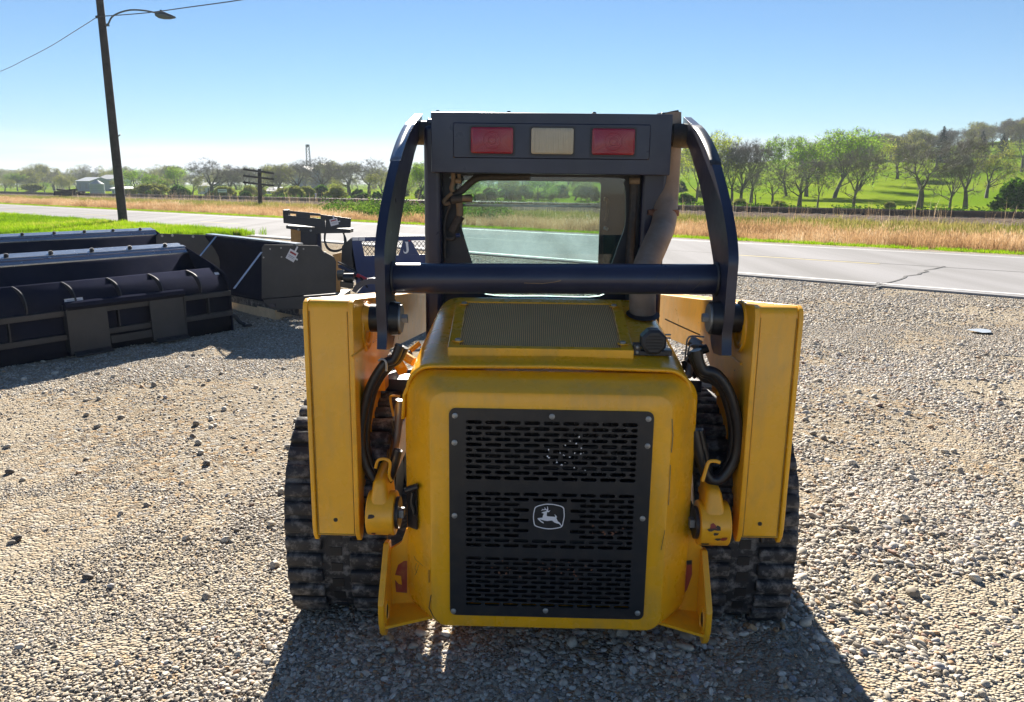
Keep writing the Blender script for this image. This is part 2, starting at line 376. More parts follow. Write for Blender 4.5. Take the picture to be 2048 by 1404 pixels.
def field_mat():
    m, n, l, bs = newmat('field_grass')
    a = tex(n, l, 'noise', 0.045, detail=5); b = tex(n, l, 'noise', 1.3, detail=6, rough=0.7)
    c1 = mixc(n, l, b.outputs[0], (0.090, 0.160, 0.007), (0.145, 0.240, 0.011))
    mr = n.new('ShaderNodeMapRange'); mr.inputs['From Min'].default_value = 0.42; mr.inputs['From Max'].default_value = 0.68; mr.inputs['To Max'].default_value = 0.9; l.new(a.outputs[0], mr.inputs[0])
    c2 = mixc(n, l, mr.outputs[0], c1, (0.215, 0.265, 0.022)); l.new(c2, bs.inputs['Base Color']); bs.inputs['Roughness'].default_value = 0.9
    bs.inputs['Specular IOR Level'].default_value = 0.0
    bump(n, l, bs, b.outputs[0], 0.5, 0.2); return m
M['field'] = field_mat()
M['soil'] = paint('grassy_soil', (0.16, 0.12, 0.055), 0.9, dirt=(0.13, 0.16, 0.03), dirt_amt=0.7, var=0.3, scale=1.2)
M['lawn_soil'] = paint('lawn_turf', (0.075, 0.13, 0.018), 0.9, dirt=(0.12, 0.10, 0.05), dirt_amt=0.4, var=0.25, scale=1.5)

def grid_sheet(name, mat, ns, ss, zf, label, cat=None):
    n_, s_ = np.meshgrid(ns, ss, indexing='ij'); x = n_ * NX + s_ * UX; y = n_ * NY + s_ * UY; z = zf(x, y)
    a, b = n_.shape; me = bpy.data.meshes.new(name)
    idx = np.arange(a * b).reshape(a, b)
    f = np.stack([idx[:-1, :-1], idx[:-1, 1:], idx[1:, 1:], idx[1:, :-1]], -1).reshape(-1, 4)[:, ::-1]
    me.from_pydata(np.stack([x, y, z], -1).reshape(-1, 3).tolist(), [], f.tolist()); me.materials.append(mat); me.shade_smooth()
    o = link(name, me); tag(o, label, cat, kind='structure'); return o
geo = lambda a, b, k: np.sign(a) * np.geomspace(abs(a), abs(b), k)
ns_t = np.concatenate([np.arange(20.6, 48, 0.8), np.arange(48, 260, 5.0), np.geomspace(262, 1150, 14)])
ss_t = np.concatenate([geo(-900, -205, 10), np.arange(-200, 330, 5.0), np.geomspace(335, 1250, 14)])
grid_sheet('terrain', M['field'], ns_t, ss_t, terr, 'green fields and hillside beyond the road')
ns_l = np.concatenate([-np.geomspace(80, 4.2, 10), np.arange(-4, 13.61, 0.22)]); ss_l = np.concatenate([-np.geomspace(160, 12.5, 12), np.arange(-12, 26, 0.22), np.geomspace(27, 240, 14)])
grid_sheet('gravel_lot', M['gravel'], ns_l, ss_l, lot_h, 'pale gravel yard the loader stands on')
def flat_sheet(name, mat, quad, label, parent=None):
    me = bpy.data.meshes.new(name); me.from_pydata([tuple(q) for q in quad], [], [tuple(range(len(quad)))]); me.materials.append(mat)
    o = link(name, me, parent)
    if not parent: tag(o, label, kind='structure')
    return o
S0, S1 = -400, 1100
RZ = 0.030
rb = MB(); rb.hexa([W(13.3, S0, -0.05), W(20.9, S0, -0.05), W(20.9, S1, -0.05), W(13.3, S1, -0.05), W(13.3, S0, RZ), W(20.9, S0, RZ), W(20.9, S1, RZ), W(13.3, S1, RZ)])
road = rb.build('road', M['road'], smooth=None); tag(road, 'pale grey two-lane road crossing behind the loader', kind='structure')
for nm, n0, n1, mk in (('edge_line', 13.52, 13.64, 'line_white'), ('edge_line', 20.28, 20.40, 'line_white')):
    flat_sheet(nm, M[mk], [W(n0, S0, RZ + .004), W(n1, S0, RZ + .004), W(n1, S1, RZ + .004), W(n0, S1, RZ + .004)], '', road)
flat_sheet('centre_seam', M['tar'], [W(17.05, S0, RZ + .004), W(17.085, S0, RZ + .004), W(17.085, S1, RZ + .004), W(17.05, S1, RZ + .004)], '', road)
for k in range(-3, 22):
    s0 = k * 12.2 + 4.5
    flat_sheet('centre_dash', M['line_yellow'], [W(16.85, s0, RZ + .004), W(16.96, s0, RZ + .004), W(16.96, s0 + 3.1, RZ + .004), W(16.85, s0 + 3.1, RZ + .004)], '', road)
ck = []; p0, p1 = gnd(1738, 577, RZ), gnd(1885, 533, RZ)
for k in range(15):
    t = k / 14; p = p0.lerp(p1, t); p.x += 0.10 * math.sin(k * 2.1) * math.sin(k * 0.7); ck.append(p)
cm = MB(); cm.strip([[p + Vector((-0.03, 0, .008)), p + Vector((0.03 + 0.01 * math.sin(i), 0, .008))] for i, p in enumerate(ck)])
cm.build('crack', M['tar'], road, smooth=None)
for s0 in (26, 47, 70, 101): 
    mb_ = MB(); mb_.strip([[Vector(W(13.4 + 7.4 * k / 10, s0 + 0.25 * math.sin(k * 1.7), RZ + .008)), Vector(W(13.4 + 7.4 * k / 10, s0 + 0.04 + 0.25 * math.sin(k * 1.7), RZ + .008))] for k in range(11)])
    mb_.build('crack', M['tar'], road, smooth=None)
sh = MB(); sh.strip([[W(20.88, s, 0.018), W(21.9, s, -0.015)] for s in range(-60, 301, 10)])
tag(sh.build('road_shoulder', M['gravel'], smooth=None), 'narrow gravel shoulder along the far side of the road', kind='structure')
vg = MB(); vg.strip([[W(21.8, s, -0.012), W(23.2, s, -0.085), W(26, s, -0.275), W(31, s, -0.155), W(34.2, s, 0.02)] for s in range(-60, 301, 6)])
tag(vg.build('ditch_bank', M['soil'], smooth=None), 'grassy ditch bank between the road and the railway', kind='structure')
# railway: ballast bed with two rails and sleepers
rw = MB(); rw.strip([[W(33.9, s, 0.0), W(36.2, s, 0.235), W(38.1, s, 0.25), W(40.3, s, 0.235), W(42.6, s, -0.1)] for s in list(range(-120, 200, 8)) + list(range(200, 900, 50))])
rail_o = rw.build('railway_embankment', M['ballast'], smooth=None); tag(rail_o, 'grey stone railway embankment running behind the grass strip', kind='structure')
for dn in (-0.72, 0.72):
    rl = MB(); n0 = 38.1 + dn
    for (a, b, z0, z1) in ((-.07, .07, .26, .30), (-.02, .02, .30, .43), (-.036, .036, .43, .475)):
        rl.hexa([W(n0 + a, -120, z0), W(n0 + b, -120, z0), W(n0 + b, 900, z0), W(n0 + a, 900, z0), W(n0 + a, -120, z1), W(n0 + b, -120, z1), W(n0 + b, 900, z1), W(n0 + a, 900, z1)])
    rl.build('rail', M['rail'], rail_o, smooth=None)
sl = MB()
for k in range(-60, 330):
    s = k * 0.6; sl.hexa([W(36.85, s, .2), W(39.35, s, .2), W(39.35, s + .23, .2), W(36.85, s + .23, .2), W(36.85, s, .26), W(39.35, s, .26), W(39.35, s + .23, .26), W(36.85, s + .23, .26)])
tag(sl.build('sleepers', M['sleeper'], rail_o, smooth=None), kind='stuff')

# ------------------------------------------------------------------ scatter of small pieces (gravel, grass): one object each
def proto(name, mb, mat, smooth=None):
    me = mb.mesh(name, smooth); me.materials.append(mat); return bpy.data.objects.new(name, me)
def scatter(name, pts, rot, scl, tint, protos, label, cat, pick=None):
    n = len(pts); me = bpy.data.meshes.new(name); me.vertices.add(n)
    me.vertices.foreach_set('co', np.asarray(pts, np.float32).ravel())
    for nm, ty, arr in (('rot', 'FLOAT_VECTOR', rot), ('scl', 'FLOAT_VECTOR', scl), ('tint', 'FLOAT', tint), ('pick', 'INT', pick if pick is not None else rng.integers(0, len(protos), n))):
        at_ = me.attributes.new(nm, ty, 'POINT'); at_.data.foreach_set('vector' if ty == 'FLOAT_VECTOR' else 'value', np.asarray(arr, np.int32 if ty == 'INT' else np.float32).ravel())
    o = link(name, me); tag(o, label, cat, kind='stuff')
    g = bpy.data.node_groups.new(name + '_scatter', 'GeometryNodeTree'); g.interface.new_socket('Geometry', in_out='INPUT', socket_type='NodeSocketGeometry'); g.interface.new_socket('Geometry', in_out='OUTPUT', socket_type='NodeSocketGeometry')
    N, L = g.nodes, g.links
    gi, go = N.new('NodeGroupInput'), N.new('NodeGroupOutput'); ip = N.new('GeometryNodeInstanceOnPoints'); jn = N.new('GeometryNodeJoinGeometry')
    for p in protos:
        oi = N.new('GeometryNodeObjectInfo'); oi.inputs['Object'].default_value = p; oi.inputs['As Instance'].default_value = True; L.new(oi.outputs['Geometry'], jn.inputs[0])
    def na(nm, ty):
        q = N.new('GeometryNodeInputNamedAttribute'); q.data_type = ty; q.inputs['Name'].default_value = nm; return q.outputs['Attribute']
    er = N.new('FunctionNodeEulerToRotation'); L.new(na('rot', 'FLOAT_VECTOR'), er.inputs[0])
    L.new(gi.outputs[0], ip.inputs['Points']); L.new(jn.outputs[0], ip.inputs['Instance']); ip.inputs['Pick Instance'].default_value = True
    L.new(na('pick', 'INT'), ip.inputs['Instance Index']); L.new(er.outputs[0], ip.inputs['Rotation']); L.new(na('scl', 'FLOAT_VECTOR'), ip.inputs['Scale']); L.new(ip.outputs[0], go.inputs[0])
    md = o.modifiers.new('scatter', 'NODES'); md.node_group = g
    return o
def stone_proto(k):
    bm = bmesh.new(); bmesh.ops.create_icosphere(bm, subdivisions=2, radius=1.0)
    r_ = random.Random(k); cuts = [Vector((r_.gauss(0, 1), r_.gauss(0, 1), r_.gauss(0, 1))).normalized() for _ in range(7)]
    for v in bm.verts:
        p = v.co.copy()
        for c in cuts:
            d = p.dot(c); lim = 0.62 + 0.2 * ((hash((k, round(c.x, 3))) % 100) / 100)
            if d > lim: p -= c * (d - lim) * 0.85
        p *= 1 + 0.10 * mnoise.noise(p * 2 + Vector((k * 5.1, 0, 0))); v.co = p
    me = bpy.data.meshes.new('stone'); bm.to_mesh(me); bm.free(); me.shade_smooth(); me.set_sharp_from_angle(angle=R(38)); me.materials.append(M['stone'])
    return bpy.data.objects.new('stone', me)
def vnoise(x, y, f, seed=0):
    """cheap smooth value noise on arrays"""
    def h(i, j): q = np.sin(i * 127.1 + j * 311.7 + seed * 74.7) * 43758.5453; return q - np.floor(q)
    X, Y = x * f, y * f; i, j = np.floor(X), np.floor(Y); u, v = X - i, Y - j; u = u * u * (3 - 2 * u); v = v * v * (3 - 2 * v)
    return (h(i, j) * (1 - u) + h(i + 1, j) * u) * (1 - v) + (h(i, j + 1) * (1 - u) + h(i + 1, j + 1) * u) * v
PUDDLE = gnd(1962, 664)
def gravel_points(y0, y1, dens, smin, smax, keep=0.0):
    hw = lambda q: 0.72 * q + 1.3                            # half width of the strewn ground, a stride wider than the view
    yg = np.linspace(y0, y1, 400); cw_ = np.cumsum(hw(yg)); m = int((cw_[-1] * (yg[1] - yg[0]) * 2) * dens)
    y = np.interp(rng.random(m) * cw_[-1], cw_, yg); x = rng.uniform(-1, 1, m) * hw(y)
    u, v = 0.8 * x + 0.6 * y, -0.6 * x + 0.8 * y           # dirt shows in streaks where tyres have run
    d = 0.5 * vnoise(u * 0.45, v, 1.0, 1) + 0.32 * vnoise(x, y, 2.1, 2) + 0.18 * vnoise(x, y, 6, 3) + 0.07 * np.clip(x / 2.0, -1, 1)
    p = np.clip((d - 0.40 - 0.05 * (x < 0)) / 0.17, 0.06 + keep, 1)
    ok = (rng.random(m) < p) & (x * NX + y * NY < 13.2)
    ok &= ((x - PUDDLE.x) / 0.12) ** 2 + ((y - PUDDLE.y) / 0.16) ** 2 > 1
    x, y, d = x[ok], y[ok], d[ok]; m = len(x)
    coarse = np.clip(0.55 + 0.9 * (vnoise(x, y, 0.7, 11) - 0.5) + 0.10 * np.clip(x, -1.5, 1.5), 0.3, 0.9)
    r_ = smin + (smax - smin) * rng.beta(1.25, 5.0, m) * coarse * (0.6 + 0.4 * rng.random(m))
    z = lot_h(x, y) + r_ * rng.uniform(-0.15, 0.22, m)
    scl = np.stack([r_ * rng.uniform(0.9, 1.45, m), r_ * rng.uniform(0.7, 1.05, m), r_ * rng.uniform(0.35, 0.68, m)], -1)
    rot = np.stack([rng.normal(0, 0.35, m), rng.normal(0, 0.35, m), rng.uniform(0, 6.28, m)], -1)
    return np.stack([x, y, z], -1), rot, scl
G = [gravel_points(1.3, 4.6, 9500, 0.0042, 0.040), gravel_points(4.6, 9.0, 3900, 0.0065, 0.040, 0.05), gravel_points(9.0, 18, 1050, 0.011, 0.040, 0.1)]
nb_ = 420; by = np.sqrt(rng.uniform(1.6 ** 2, 8.0 ** 2, nb_)); bx = rng.uniform(-1, 1, nb_) * (0.72 * by + 1); br = rng.uniform(0.016, 0.030, nb_)   # bigger loose stones
G.append((np.stack([bx, by, lot_h(bx, by) + br * 0.25], -1), np.stack([rng.normal(0, .4, nb_), rng.normal(0, .4, nb_), rng.uniform(0, 6.28, nb_)], -1), np.stack([br * 1.15, br * 0.9, br * 0.75], -1)))
gp, gr, gs = (np.concatenate([g[i] for g in G]) for i in range(3))
tint = np.clip(rng.beta(1.35, 2.0, len(gp)) + 0.42 * (vnoise(gp[:, 0], gp[:, 1], 0.45, 21) - 0.5) + 0.07 * np.clip(gp[:, 0], -1.5, 1.5) + 0.3 * (rng.random(len(gp)) < 0.13), 0, 1)
scatter('gravel_stones', gp, gr, gs, tint, [stone_proto(k) for k in range(7)], 'loose pale gravel stones strewn over the yard', 'gravel')
m_, n_, l_, b_ = newmat('puddle_water'); b_.inputs['Base Color'].default_value = (0.46, 0.46, 0.45, 1); b_.inputs['Roughness'].default_value = 0.12
pd = MB(); pd.add([(PUDDLE.x + 0.11 * math.cos(a) * (1 + .25 * math.sin(3 * a)), PUDDLE.y + 0.14 * math.sin(a) * (1 + .2 * math.sin(2 * a + 1)), 0.016) for a in np.linspace(0, 2 * math.pi, 30, endpoint=False)], [tuple(range(30))])
tag(pd.build('puddle', m_, smooth=None), 'small bright puddle lying in the gravel at right', kind='structure')

def blade_clump(seed, nb, h, spread, w, lean=0.5, heads=0.0):
    r_ = random.Random(seed); mb = MB()
    for _ in range(nb):
        a, d = r_.uniform(0, 6.28), spread * math.sqrt(r_.random()); p = Vector((d * math.cos(a), d * math.sin(a), -0.01))
        hh = h * r_.uniform(0.55, 1.15); la = r_.uniform(0, 6.28); ln = lean * r_.random(); sd = Vector((math.cos(la + 1.57), math.sin(la + 1.57), 0)) * w * r_.uniform(0.6, 1.2)
        dr = Vector((math.cos(la), math.sin(la), 0)); m1 = p + dr * ln * hh * 0.3 + Vector((0, 0, hh * 0.6)); t = p + dr * ln * hh * 0.9 + Vector((0, 0, hh))
        mb.add([p - sd, p + sd, m1 + sd * 0.8, m1 - sd * 0.8, t], [(0, 1, 2, 3), (3, 2, 4)])
        if r_.random() < heads:
            q = sd.normalized() * 0.007; mb.add([t - q, t + q - Vector((0, 0, .03)), t + Vector((0, 0, 0.07)), t - q + Vector((0, 0, .04))], [(0, 1, 2, 3)])
    return mb
M['lawn'] = leafmat('lawn_blades', [(0.0, (0.09, 0.18, 0.006)), (0.5, (0.19, 0.33, 0.008)), (0.85, (0.28, 0.40, 0.012)), (1.0, (0.40, 0.38, 0.08))], 0.55, instancer=True)
M['dry'] = leafmat('dry_grass_blades', [(0.0, (0.27, 0.165, 0.075)), (0.35, (0.46, 0.285, 0.14)), (0.7, (0.58, 0.40, 0.22)), (1.0, (0.72, 0.60, 0.42))], 0.4, instancer=True)
M['olive'] = leafmat('olive_grass_blades', [(0.0, (0.10, 0.12, 0.02)), (0.5, (0.20, 0.21, 0.04)), (1.0, (0.36, 0.29, 0.10))], 0.45, instancer=True)
M['weed'] = leafmat('weed_leaves', [(0.0, (0.035, 0.08, 0.012)), (0.5, (0.085, 0.17, 0.02)), (1.0, (0.17, 0.26, 0.03))], 0.4, instancer=True)
def rnd_rs(m, s0, s1, zs=(0.8, 1.2)):
    rot = np.stack([np.zeros(m), np.zeros(m), rng.uniform(0, 6.28, m)], -1); s = rng.uniform(s0, s1, m)
    return rot, np.stack([s, s, s * rng.uniform(*zs, m)], -1)
# lawn wedge at left, between yard and road
LT, LA, LB, LC = Vector((-8.0, 23.6)), Vector((-13.2, 20.3)), Vector((-24, 11.0)), Vector((-110, 110.5))
lawn_poly = [(-8.0, 23.7), (-13.2, 20.3), (-24, 11.0), (-60, 40), (-110, 110.4)]
lm = MB(); lm.add([(x, y, 0.13 if i != 0 else 0.035) for i, (x, y) in enumerate(lawn_poly)] + [(x + .25, y - .3, -0.02) for x, y in lawn_poly[:3]], [(0, 1, 2, 3, 4), (1, 0, 5, 6), (2, 1, 6, 7)])
tag(lm.build('lawn', M['lawn_soil'], smooth=None), 'bright green lawn wedge between yard and road at left', kind='structure')
def inpoly(x, y, P):
    c = np.zeros(len(x), bool); j = len(P) - 1
    for i in range(len(P)):
        xi, yi = P[i]; xj, yj = P[j]; q = ((yi > y) != (yj > y)) & (x < (xj - xi) * (y - yi) / (yj - yi + 1e-12) + xi); c ^= q; j = i
    return c
m = 60000; ly = 17 + 45 * rng.random(m) ** 1.7; lx = -rng.uniform(0.25, 0.76, m) * ly; ok = inpoly(lx, ly, lawn_poly); lx, ly = lx[ok] + rng.normal(0, .16, ok.sum()), ly[ok] + rng.normal(0, .16, ok.sum())
rot, scl = rnd_rs(len(lx), 0.7, 1.3)
scatter('lawn_grass', np.stack([lx, ly, np.full(len(lx), 0.11)], -1), rot, scl, np.clip(-0.05 + 0.6 * vnoise(lx, ly, 0.8, 5) + 0.45 * vnoise(lx, ly, 0.25, 6) + rng.normal(0, 0.17, len(lx)), 0, 1), [proto('grass_clump', blade_clump(k, 26, 0.18, 0.11, 0.006, 0.7), M['lawn']) for k in range(4)], 'bright green grass blades of the lawn by the road', 'grass')
# tall dry grass, then olive grass, between road and railway
def strip_pts(m, n0, n1, s0=-14, s1=150):
    n_ = rng.uniform(n0, n1, m); s_ = s0 + (s1 - s0) * rng.random(m) ** 1.25; x = n_ * NX + s_ * UX; y = n_ * NY + s_ * UY; return x, y, terr(x, y), n_, s_
x, y, z, n_, s_ = strip_pts(26000, 22.9, 29.8)
px_ = 1024 + 1576 * x / y
weedy = np.clip((px_ - 640) / 60, 0, 1) * np.clip((900 - px_) / 60, 0, 1)
ok = rng.random(len(x)) > 0.88 * weedy * (n_ > 25)
rot, scl = rnd_rs(len(x), 0.55, 1.0); scl *= (0.75 + 0.7 * vnoise(x, y, 0.5, 14))[:, None]
scatter('dry_grass', np.stack([x, y, z], -1)[ok], rot[ok], scl[ok], np.clip(0.1 + 0.7 * vnoise(x, y, 0.35, 8) + rng.normal(0, 0.18, len(x)), 0, 1)[ok], [proto('dry_clump', blade_clump(20 + k, 22, 0.40, 0.22, 0.005, 0.9, 0.3), M['dry']) for k in range(5)], 'tall orange-brown dry grass strip along the far roadside', 'dry grass')
x, y, z, n_, s_ = strip_pts(14000, 29.0, 34.3); rot, scl = rnd_rs(len(x), 0.7, 1.3)
scatter('olive_grass', np.stack([x, y, z], -1), rot, scl, np.clip(0.2 + 0.7 * vnoise(x, y, 0.3, 9) + rng.normal(0, 0.15, len(x)), 0, 1), [proto('olive_clump', blade_clump(40 + k, 22, 0.21, 0.20, 0.008, 0.8, 0.1), M['olive']) for k in range(4)], 'olive green rough grass at the foot of the railway ballast', 'grass')
x, y, z, n_, s_ = strip_pts(9000, 21.75, 22.9); rot, scl = rnd_rs(len(x), 0.5, 1.0)
scatter('roadside_grass', np.stack([x, y, z], -1), rot, scl, np.clip(rng.normal(0.55, 0.2, len(x)), 0, 1), [proto('verge_clump', blade_clump(60 + k, 22, 0.13, 0.16, 0.007, 0.7), M['lawn']) for k in range(3)], 'thin bright green grass line edging the far road shoulder', 'grass')
x, y, z, n_, s_ = strip_pts(900, 29, 37.5, -14, 90); rot, scl = rnd_rs(len(x), 0.8, 1.6)
scatter('grass_stalks', np.stack([x, y, z], -1), rot, scl, rng.uniform(0.5, 1, len(x)), [proto('stalk_clump', blade_clump(80 + k, 3, 0.62, 0.30, 0.003, 0.5, 0.0), M['dry']) for k in range(3)], 'pale dead stalks standing up in front of the rails', 'dry grass')
def weed_clump(seed, nl, r, h, ls):
    q = random.Random(seed); mb = MB()
    for _ in range(nl):
        a, d = q.uniform(0, 6.28), r * math.sqrt(q.random()); c = Vector((d * math.cos(a), d * math.sin(a), h * q.random() * math.sqrt(max(0.05, 1 - (d / r) ** 2))))
        e1 = Vector((q.gauss(0, 1), q.gauss(0, 1), q.gauss(0, .6))).normalized() * ls * q.uniform(.6, 1.3); e2 = e1.cross(Vector((q.gauss(0, 1), q.gauss(0, 1), q.gauss(0, 1)))).normalized() * ls * 0.5
        mb.add([c - e1, c + e2, c + e1, c - e2], [(0, 1, 2, 3)])
    return mb
WP = [proto('weed_clump', weed_clump(100 + k, 130, 0.45, 0.55, 0.06), M['weed']) for k in range(4)]
wx, wy = [], []
for _ in range(420):
    a = gnd(random.uniform(655, 1010), random.uniform(414, 446), -0.1); wx.append(a.x); wy.append(a.y)
wx, wy = np.array(wx), np.array(wy); q = wx * NX + wy * NY; ok = (q > 25.5) & (q < 34); wx, wy = wx[ok], wy[ok]
rot, scl = rnd_rs(len(wx), 0.8, 1.5)
scatter('roadside_weeds', np.stack([wx, wy, terr(wx, wy)], -1), rot, scl, rng.random(len(wx)), WP, 'leafy green weeds growing by the railway behind the left link', 'weeds')
x, y, z, n_, s_ = strip_pts(900, 43, 47.5, -40, 75)
dens = vnoise(x, y, 0.09, 3); ok = dens > np.clip((px_[:900] * 0 + s_ + 10) / 120, 0.1, 0.8); x, y, z = x[ok], y[ok], z[ok]; rot, scl = rnd_rs(len(x), 1.0, 2.3)
scl = scl * np.array([1, 1, .62])
scatter('lineside_brush', np.stack([x, y, z], -1), rot, scl, rng.random(len(x)) * 0.4, WP, 'low dark brush line growing just behind the rails', 'brush')

# ------------------------------------------------------------------ compact track loader
LD = empty('track_loader', (0.125, 2.45, 0.0)); LD.rotation_mode = 'ZYX'
LM = Matrix.Translation((0.125, 2.45, 0.0)) @ Matrix.Rotation(R(-1.5), 4, 'Z') @ Matrix.Rotation(R(0.7), 4, 'Y')
LD.rotation_mode = 'XYZ'; LD.matrix_world = LM
tag(LD, 'yellow and black compact track loader seen from behind on the gravel', 'track loader')
LI = LM.inverted(); LO = LI @ Vector((0, 0, CAM_H)); LR = LI.to_3x3()
def L(px, py, y):
    d = LR @ ray(px, py); t = (y - LO.y) / d.y; return LO + d * t
def Lx(px, py, x):
    d = LR @ ray(px, py); t = (x - LO.x) / d.x; return LO + d * t
def bolt(parent, p, r=0.011, h=0.008, axis=(0, -1, 0), mat='steel', n=10, name='bolt'):
    a = Vector(axis); p = Vector(p); mb = MB(); mb.tube([p - a * 0.002, p + a * h * 0.6, p + a * h], [r, r, r * 0.62], n); return mb.build(name, M[mat], parent)

# --- rear engine door: flat face with an opening behind the grille, bevelled out to the hood arch
fa, fb = L(858, 1000, 0), L(1338, 1000, 0); fx0, fx1 = fa.x, fb.x
fz1, fz0 = L(1100, 787, 0).z, L(1100, 1259, 0).z
ox0, ox1 = L(812, 900, 0.13).x, L(1388, 900, 0.13).x; oz1 = L(1100, 741, 0.13).z
gx0, gx1 = L(899, 1025, -.004).x, L(1298, 1025, -.004).x; gz1, gz0 = L(1103, 820, -.004).z, L(1093, 1234, -.004).z
door = MB(); ni = 8
door.loft([rrect(gx0 + .03, gx1 - .03, gz0 + .03, gz1 - .03, .02, 0.05, ni), rrect(gx0 + .03, gx1 - .03, gz0 + .03, gz1 - .03, .02, 0.0, ni),
           rrect(fx0 + .018, fx1 - .018, fz0 + .014, fz1 - .014, .045, 0.0, ni), rrect(fx0 + .004, fx1 - .004, fz0 + .003, fz1 - .003, .055, 0.005, ni), rrect(fx0 - .006, fx1 + .006, fz0 - .003, fz1 + .006, .06, 0.018, ni),
           rrect(ox0 + .010, ox1 - .010, fz0 + .004, oz1 - .014, .085, 0.112, ni, .06), rrect(ox0, ox1, fz0 + .01, oz1 - .004, .09, 0.13, ni, .06), rrect(ox0, ox1, fz0 + .02, oz1 - .004, .09, 0.22, ni, .06)])
door_o = door.build('engine_door', M['yellow'], LD, smooth=28)
# latch slot cut in the door's left flank: dark recess plate, lever and rod
a = L(817, 968, 0.075); b = L(834, 1060, 0.06)
mb = MB(); mb.prism([L(816, 972, .1075), L(835, 966, .058), L(836, 1058, .058), L(818, 1052, .1075)], (-.004, -.006, 0)); mb.build('latch_recess', M['core'], door_o, smooth=None)
mb = MB(); mb.tube([L(811, 981, .05), L(836, 973, .045)], .010, 10); mb.build('latch_lever', M['hose'], door_o)
mb = MB(); mb.tube(spline([L(826, 985, .055), L(823, 1005, .055), L(828, 1022, .055), L(827, 1028, .06)], 6), .006, 8); mb.build('latch_rod', M['hose'], door_o)
# --- perforated grille
gr_o = None
def perforated():
    mb = MB(); T = 0.0
    def P3(x, z): return (x, -0.006, z)
    wx = gx1 - gx0; hz = gz1 - gz0
    ix0, ix1 = gx0 + wx * 0.075, gx1 - wx * 0.068
    bands = [(0.952, 0.668, 11), (0.618, 0.343, 11), (0.302, 0.048, 11)]
    cols = 9; cw = (ix1 - ix0) / cols; cz_c = gz0 + hz * 0.482
    ex0, ex1 = ix0 + 3.36 * cw, ix0 + 5.55 * cw; 
    inner_rows = []
    for (t1, t0, nr) in bands:
        z1, z0 = gz0 + hz * t1, gz0 + hz * t0; rh = (z1 - z0) / nr
        for i in range(nr):
            za, zb = z1 - (i + 1) * rh, z1 - i * rh
            edges = [ix0 + cw * k for k in range(cols + 1)] if i % 2 == 0 else [ix0] + [ix0 + cw * (k + 0.5) for k in range(cols)] + [ix1]
            for x0, x1 in zip(edges[:-1], edges[1:]):
                mid = t0 > 0.3 and t0 < 0.4 and 2 <= i <= 8
                xm = (x0 + x1) / 2
                if mid and ex0 < xm < ex1:
                    mb.add([P3(x0, za), P3(x1, za), P3(x1, zb), P3(x0, zb)], [(0, 1, 2, 3)]); continue
                mg = min(0.0052, (x1 - x0) * 0.22); sx0, sx1 = x0 + mg, x1 - mg; sr = rh * 0.335; zc = (za + zb) / 2; sr = min(sr, (sx1 - sx0) / 2)
                q = 5; hole = []
                for k in range(q): an = R(-90 + 180 * k / (q - 1)); hole.append((sx1 - sr + sr * math.cos(an), zc + sr * math.sin(an)))
                for k in range(q): an = R(90 + 180 * k / (q - 1)); hole.append((sx0 + sr + sr * math.cos(an), zc + sr * math.sin(an)))
                # outer ring matched to the hole points
                out = [(x1, za)] + [(x1, za + (zb - za) * k / (q - 1)) for k in range(1, q - 1)] + [(x1, zb), (x0, zb)] + [(x0, zb - (zb - za) * k / (q - 1)) for k in range(1, q - 1)] + [(x0, za)]
                n_h = 2 * q
                mb.add([P3(*p) for p in hole] + [P3(*p) for p in out] + [(p[0], 0.004, p[1]) for p in hole],
                       [(k, (k + 1) % n_h, n_h + (k + 1) % n_h, n_h + k) for k in range(n_h)] + [(k, 2 * n_h + k, 2 * n_h + (k + 1) % n_h, (k + 1) % n_h) for k in range(n_h)])
        inner_rows.append((z0, z1))
    # solid bands and rim
    def quad(x0, x1, z0, z1): mb.add([P3(x0, z0), P3(x1, z0), P3(x1, z1), P3(x0, z1)], [(0, 1, 2, 3)])
    zs = [inner_rows[2][0], inner_rows[2][1], inner_rows[1][0], inner_rows[1][1], inner_rows[0][0], inner_rows[0][1]]
    quad(ix0, ix1, zs[1], zs[2]); quad(ix0, ix1, zs[3], zs[4])
    rim = rrect(gx0, gx1, gz0, gz1, .022, -0.006, 6); inn = rrect(ix0, ix1, zs[0], zs[5], 1e-5, -0.006, 6)
    rimb = [(p[0], -0.0005, p[2]) for p in rim]
    mb.loft([inn, rim, rimb])
    return mb, (ex0 + ex1) / 2, cz_c
gmb, ecx, ecz = perforated()
gme = bpy.data.meshes.new('grille'); gme.from_pydata(gmb.v, [], gmb.f); gme.materials.append(M['grille']); gr_o = link('grille', gme, LD)
for (px, py) in ((910, 831), (909, 885), (909, 1031), (907, 1222), (1104, 833), (1091, 1221), (1297, 838), (1295, 892), (1285, 1037), (1275, 1226)):
    bolt(gr_o, L(px, py, -.006), .0098, .005)
# emblem on the grille: leaping deer in a rounded shield
ep = L(1097.4, 1032.5, -.007); sc = (L(1117.4, 1032.5, -.007).x - ep.x) / 20 / 20.06
def E(x, y, d): return (ep.x + (x - 850) * sc, -.007 - d, ep.z - (y - 755) * sc * 1.02)
sh_out = spline([(320, 345, 0), (650, 228, 0), (850, 213, 0), (1080, 230, 0), (1420, 330, 0), (1478, 560, 0), (1485, 760, 0), (1452, 960, 0), (1388, 1185, 0), (1100, 1268, 0), (850, 1290, 0), (600, 1260, 0), (308, 1168, 0), (243, 1000, 0), (220, 750, 0), (248, 530, 0)], 3, True)
sh_in = [Vector((850 + (p.x - 850) * 0.942, 755 + (p.y - 755) * 0.93, 0)) for p in sh_out]
mb = MB(); mb.prism([E(p.x, p.y, 0.0) for p in sh_out], (0, -.0015, 0)); plate = mb.build('emblem_plate', M['grille'], gr_o, smooth=None)
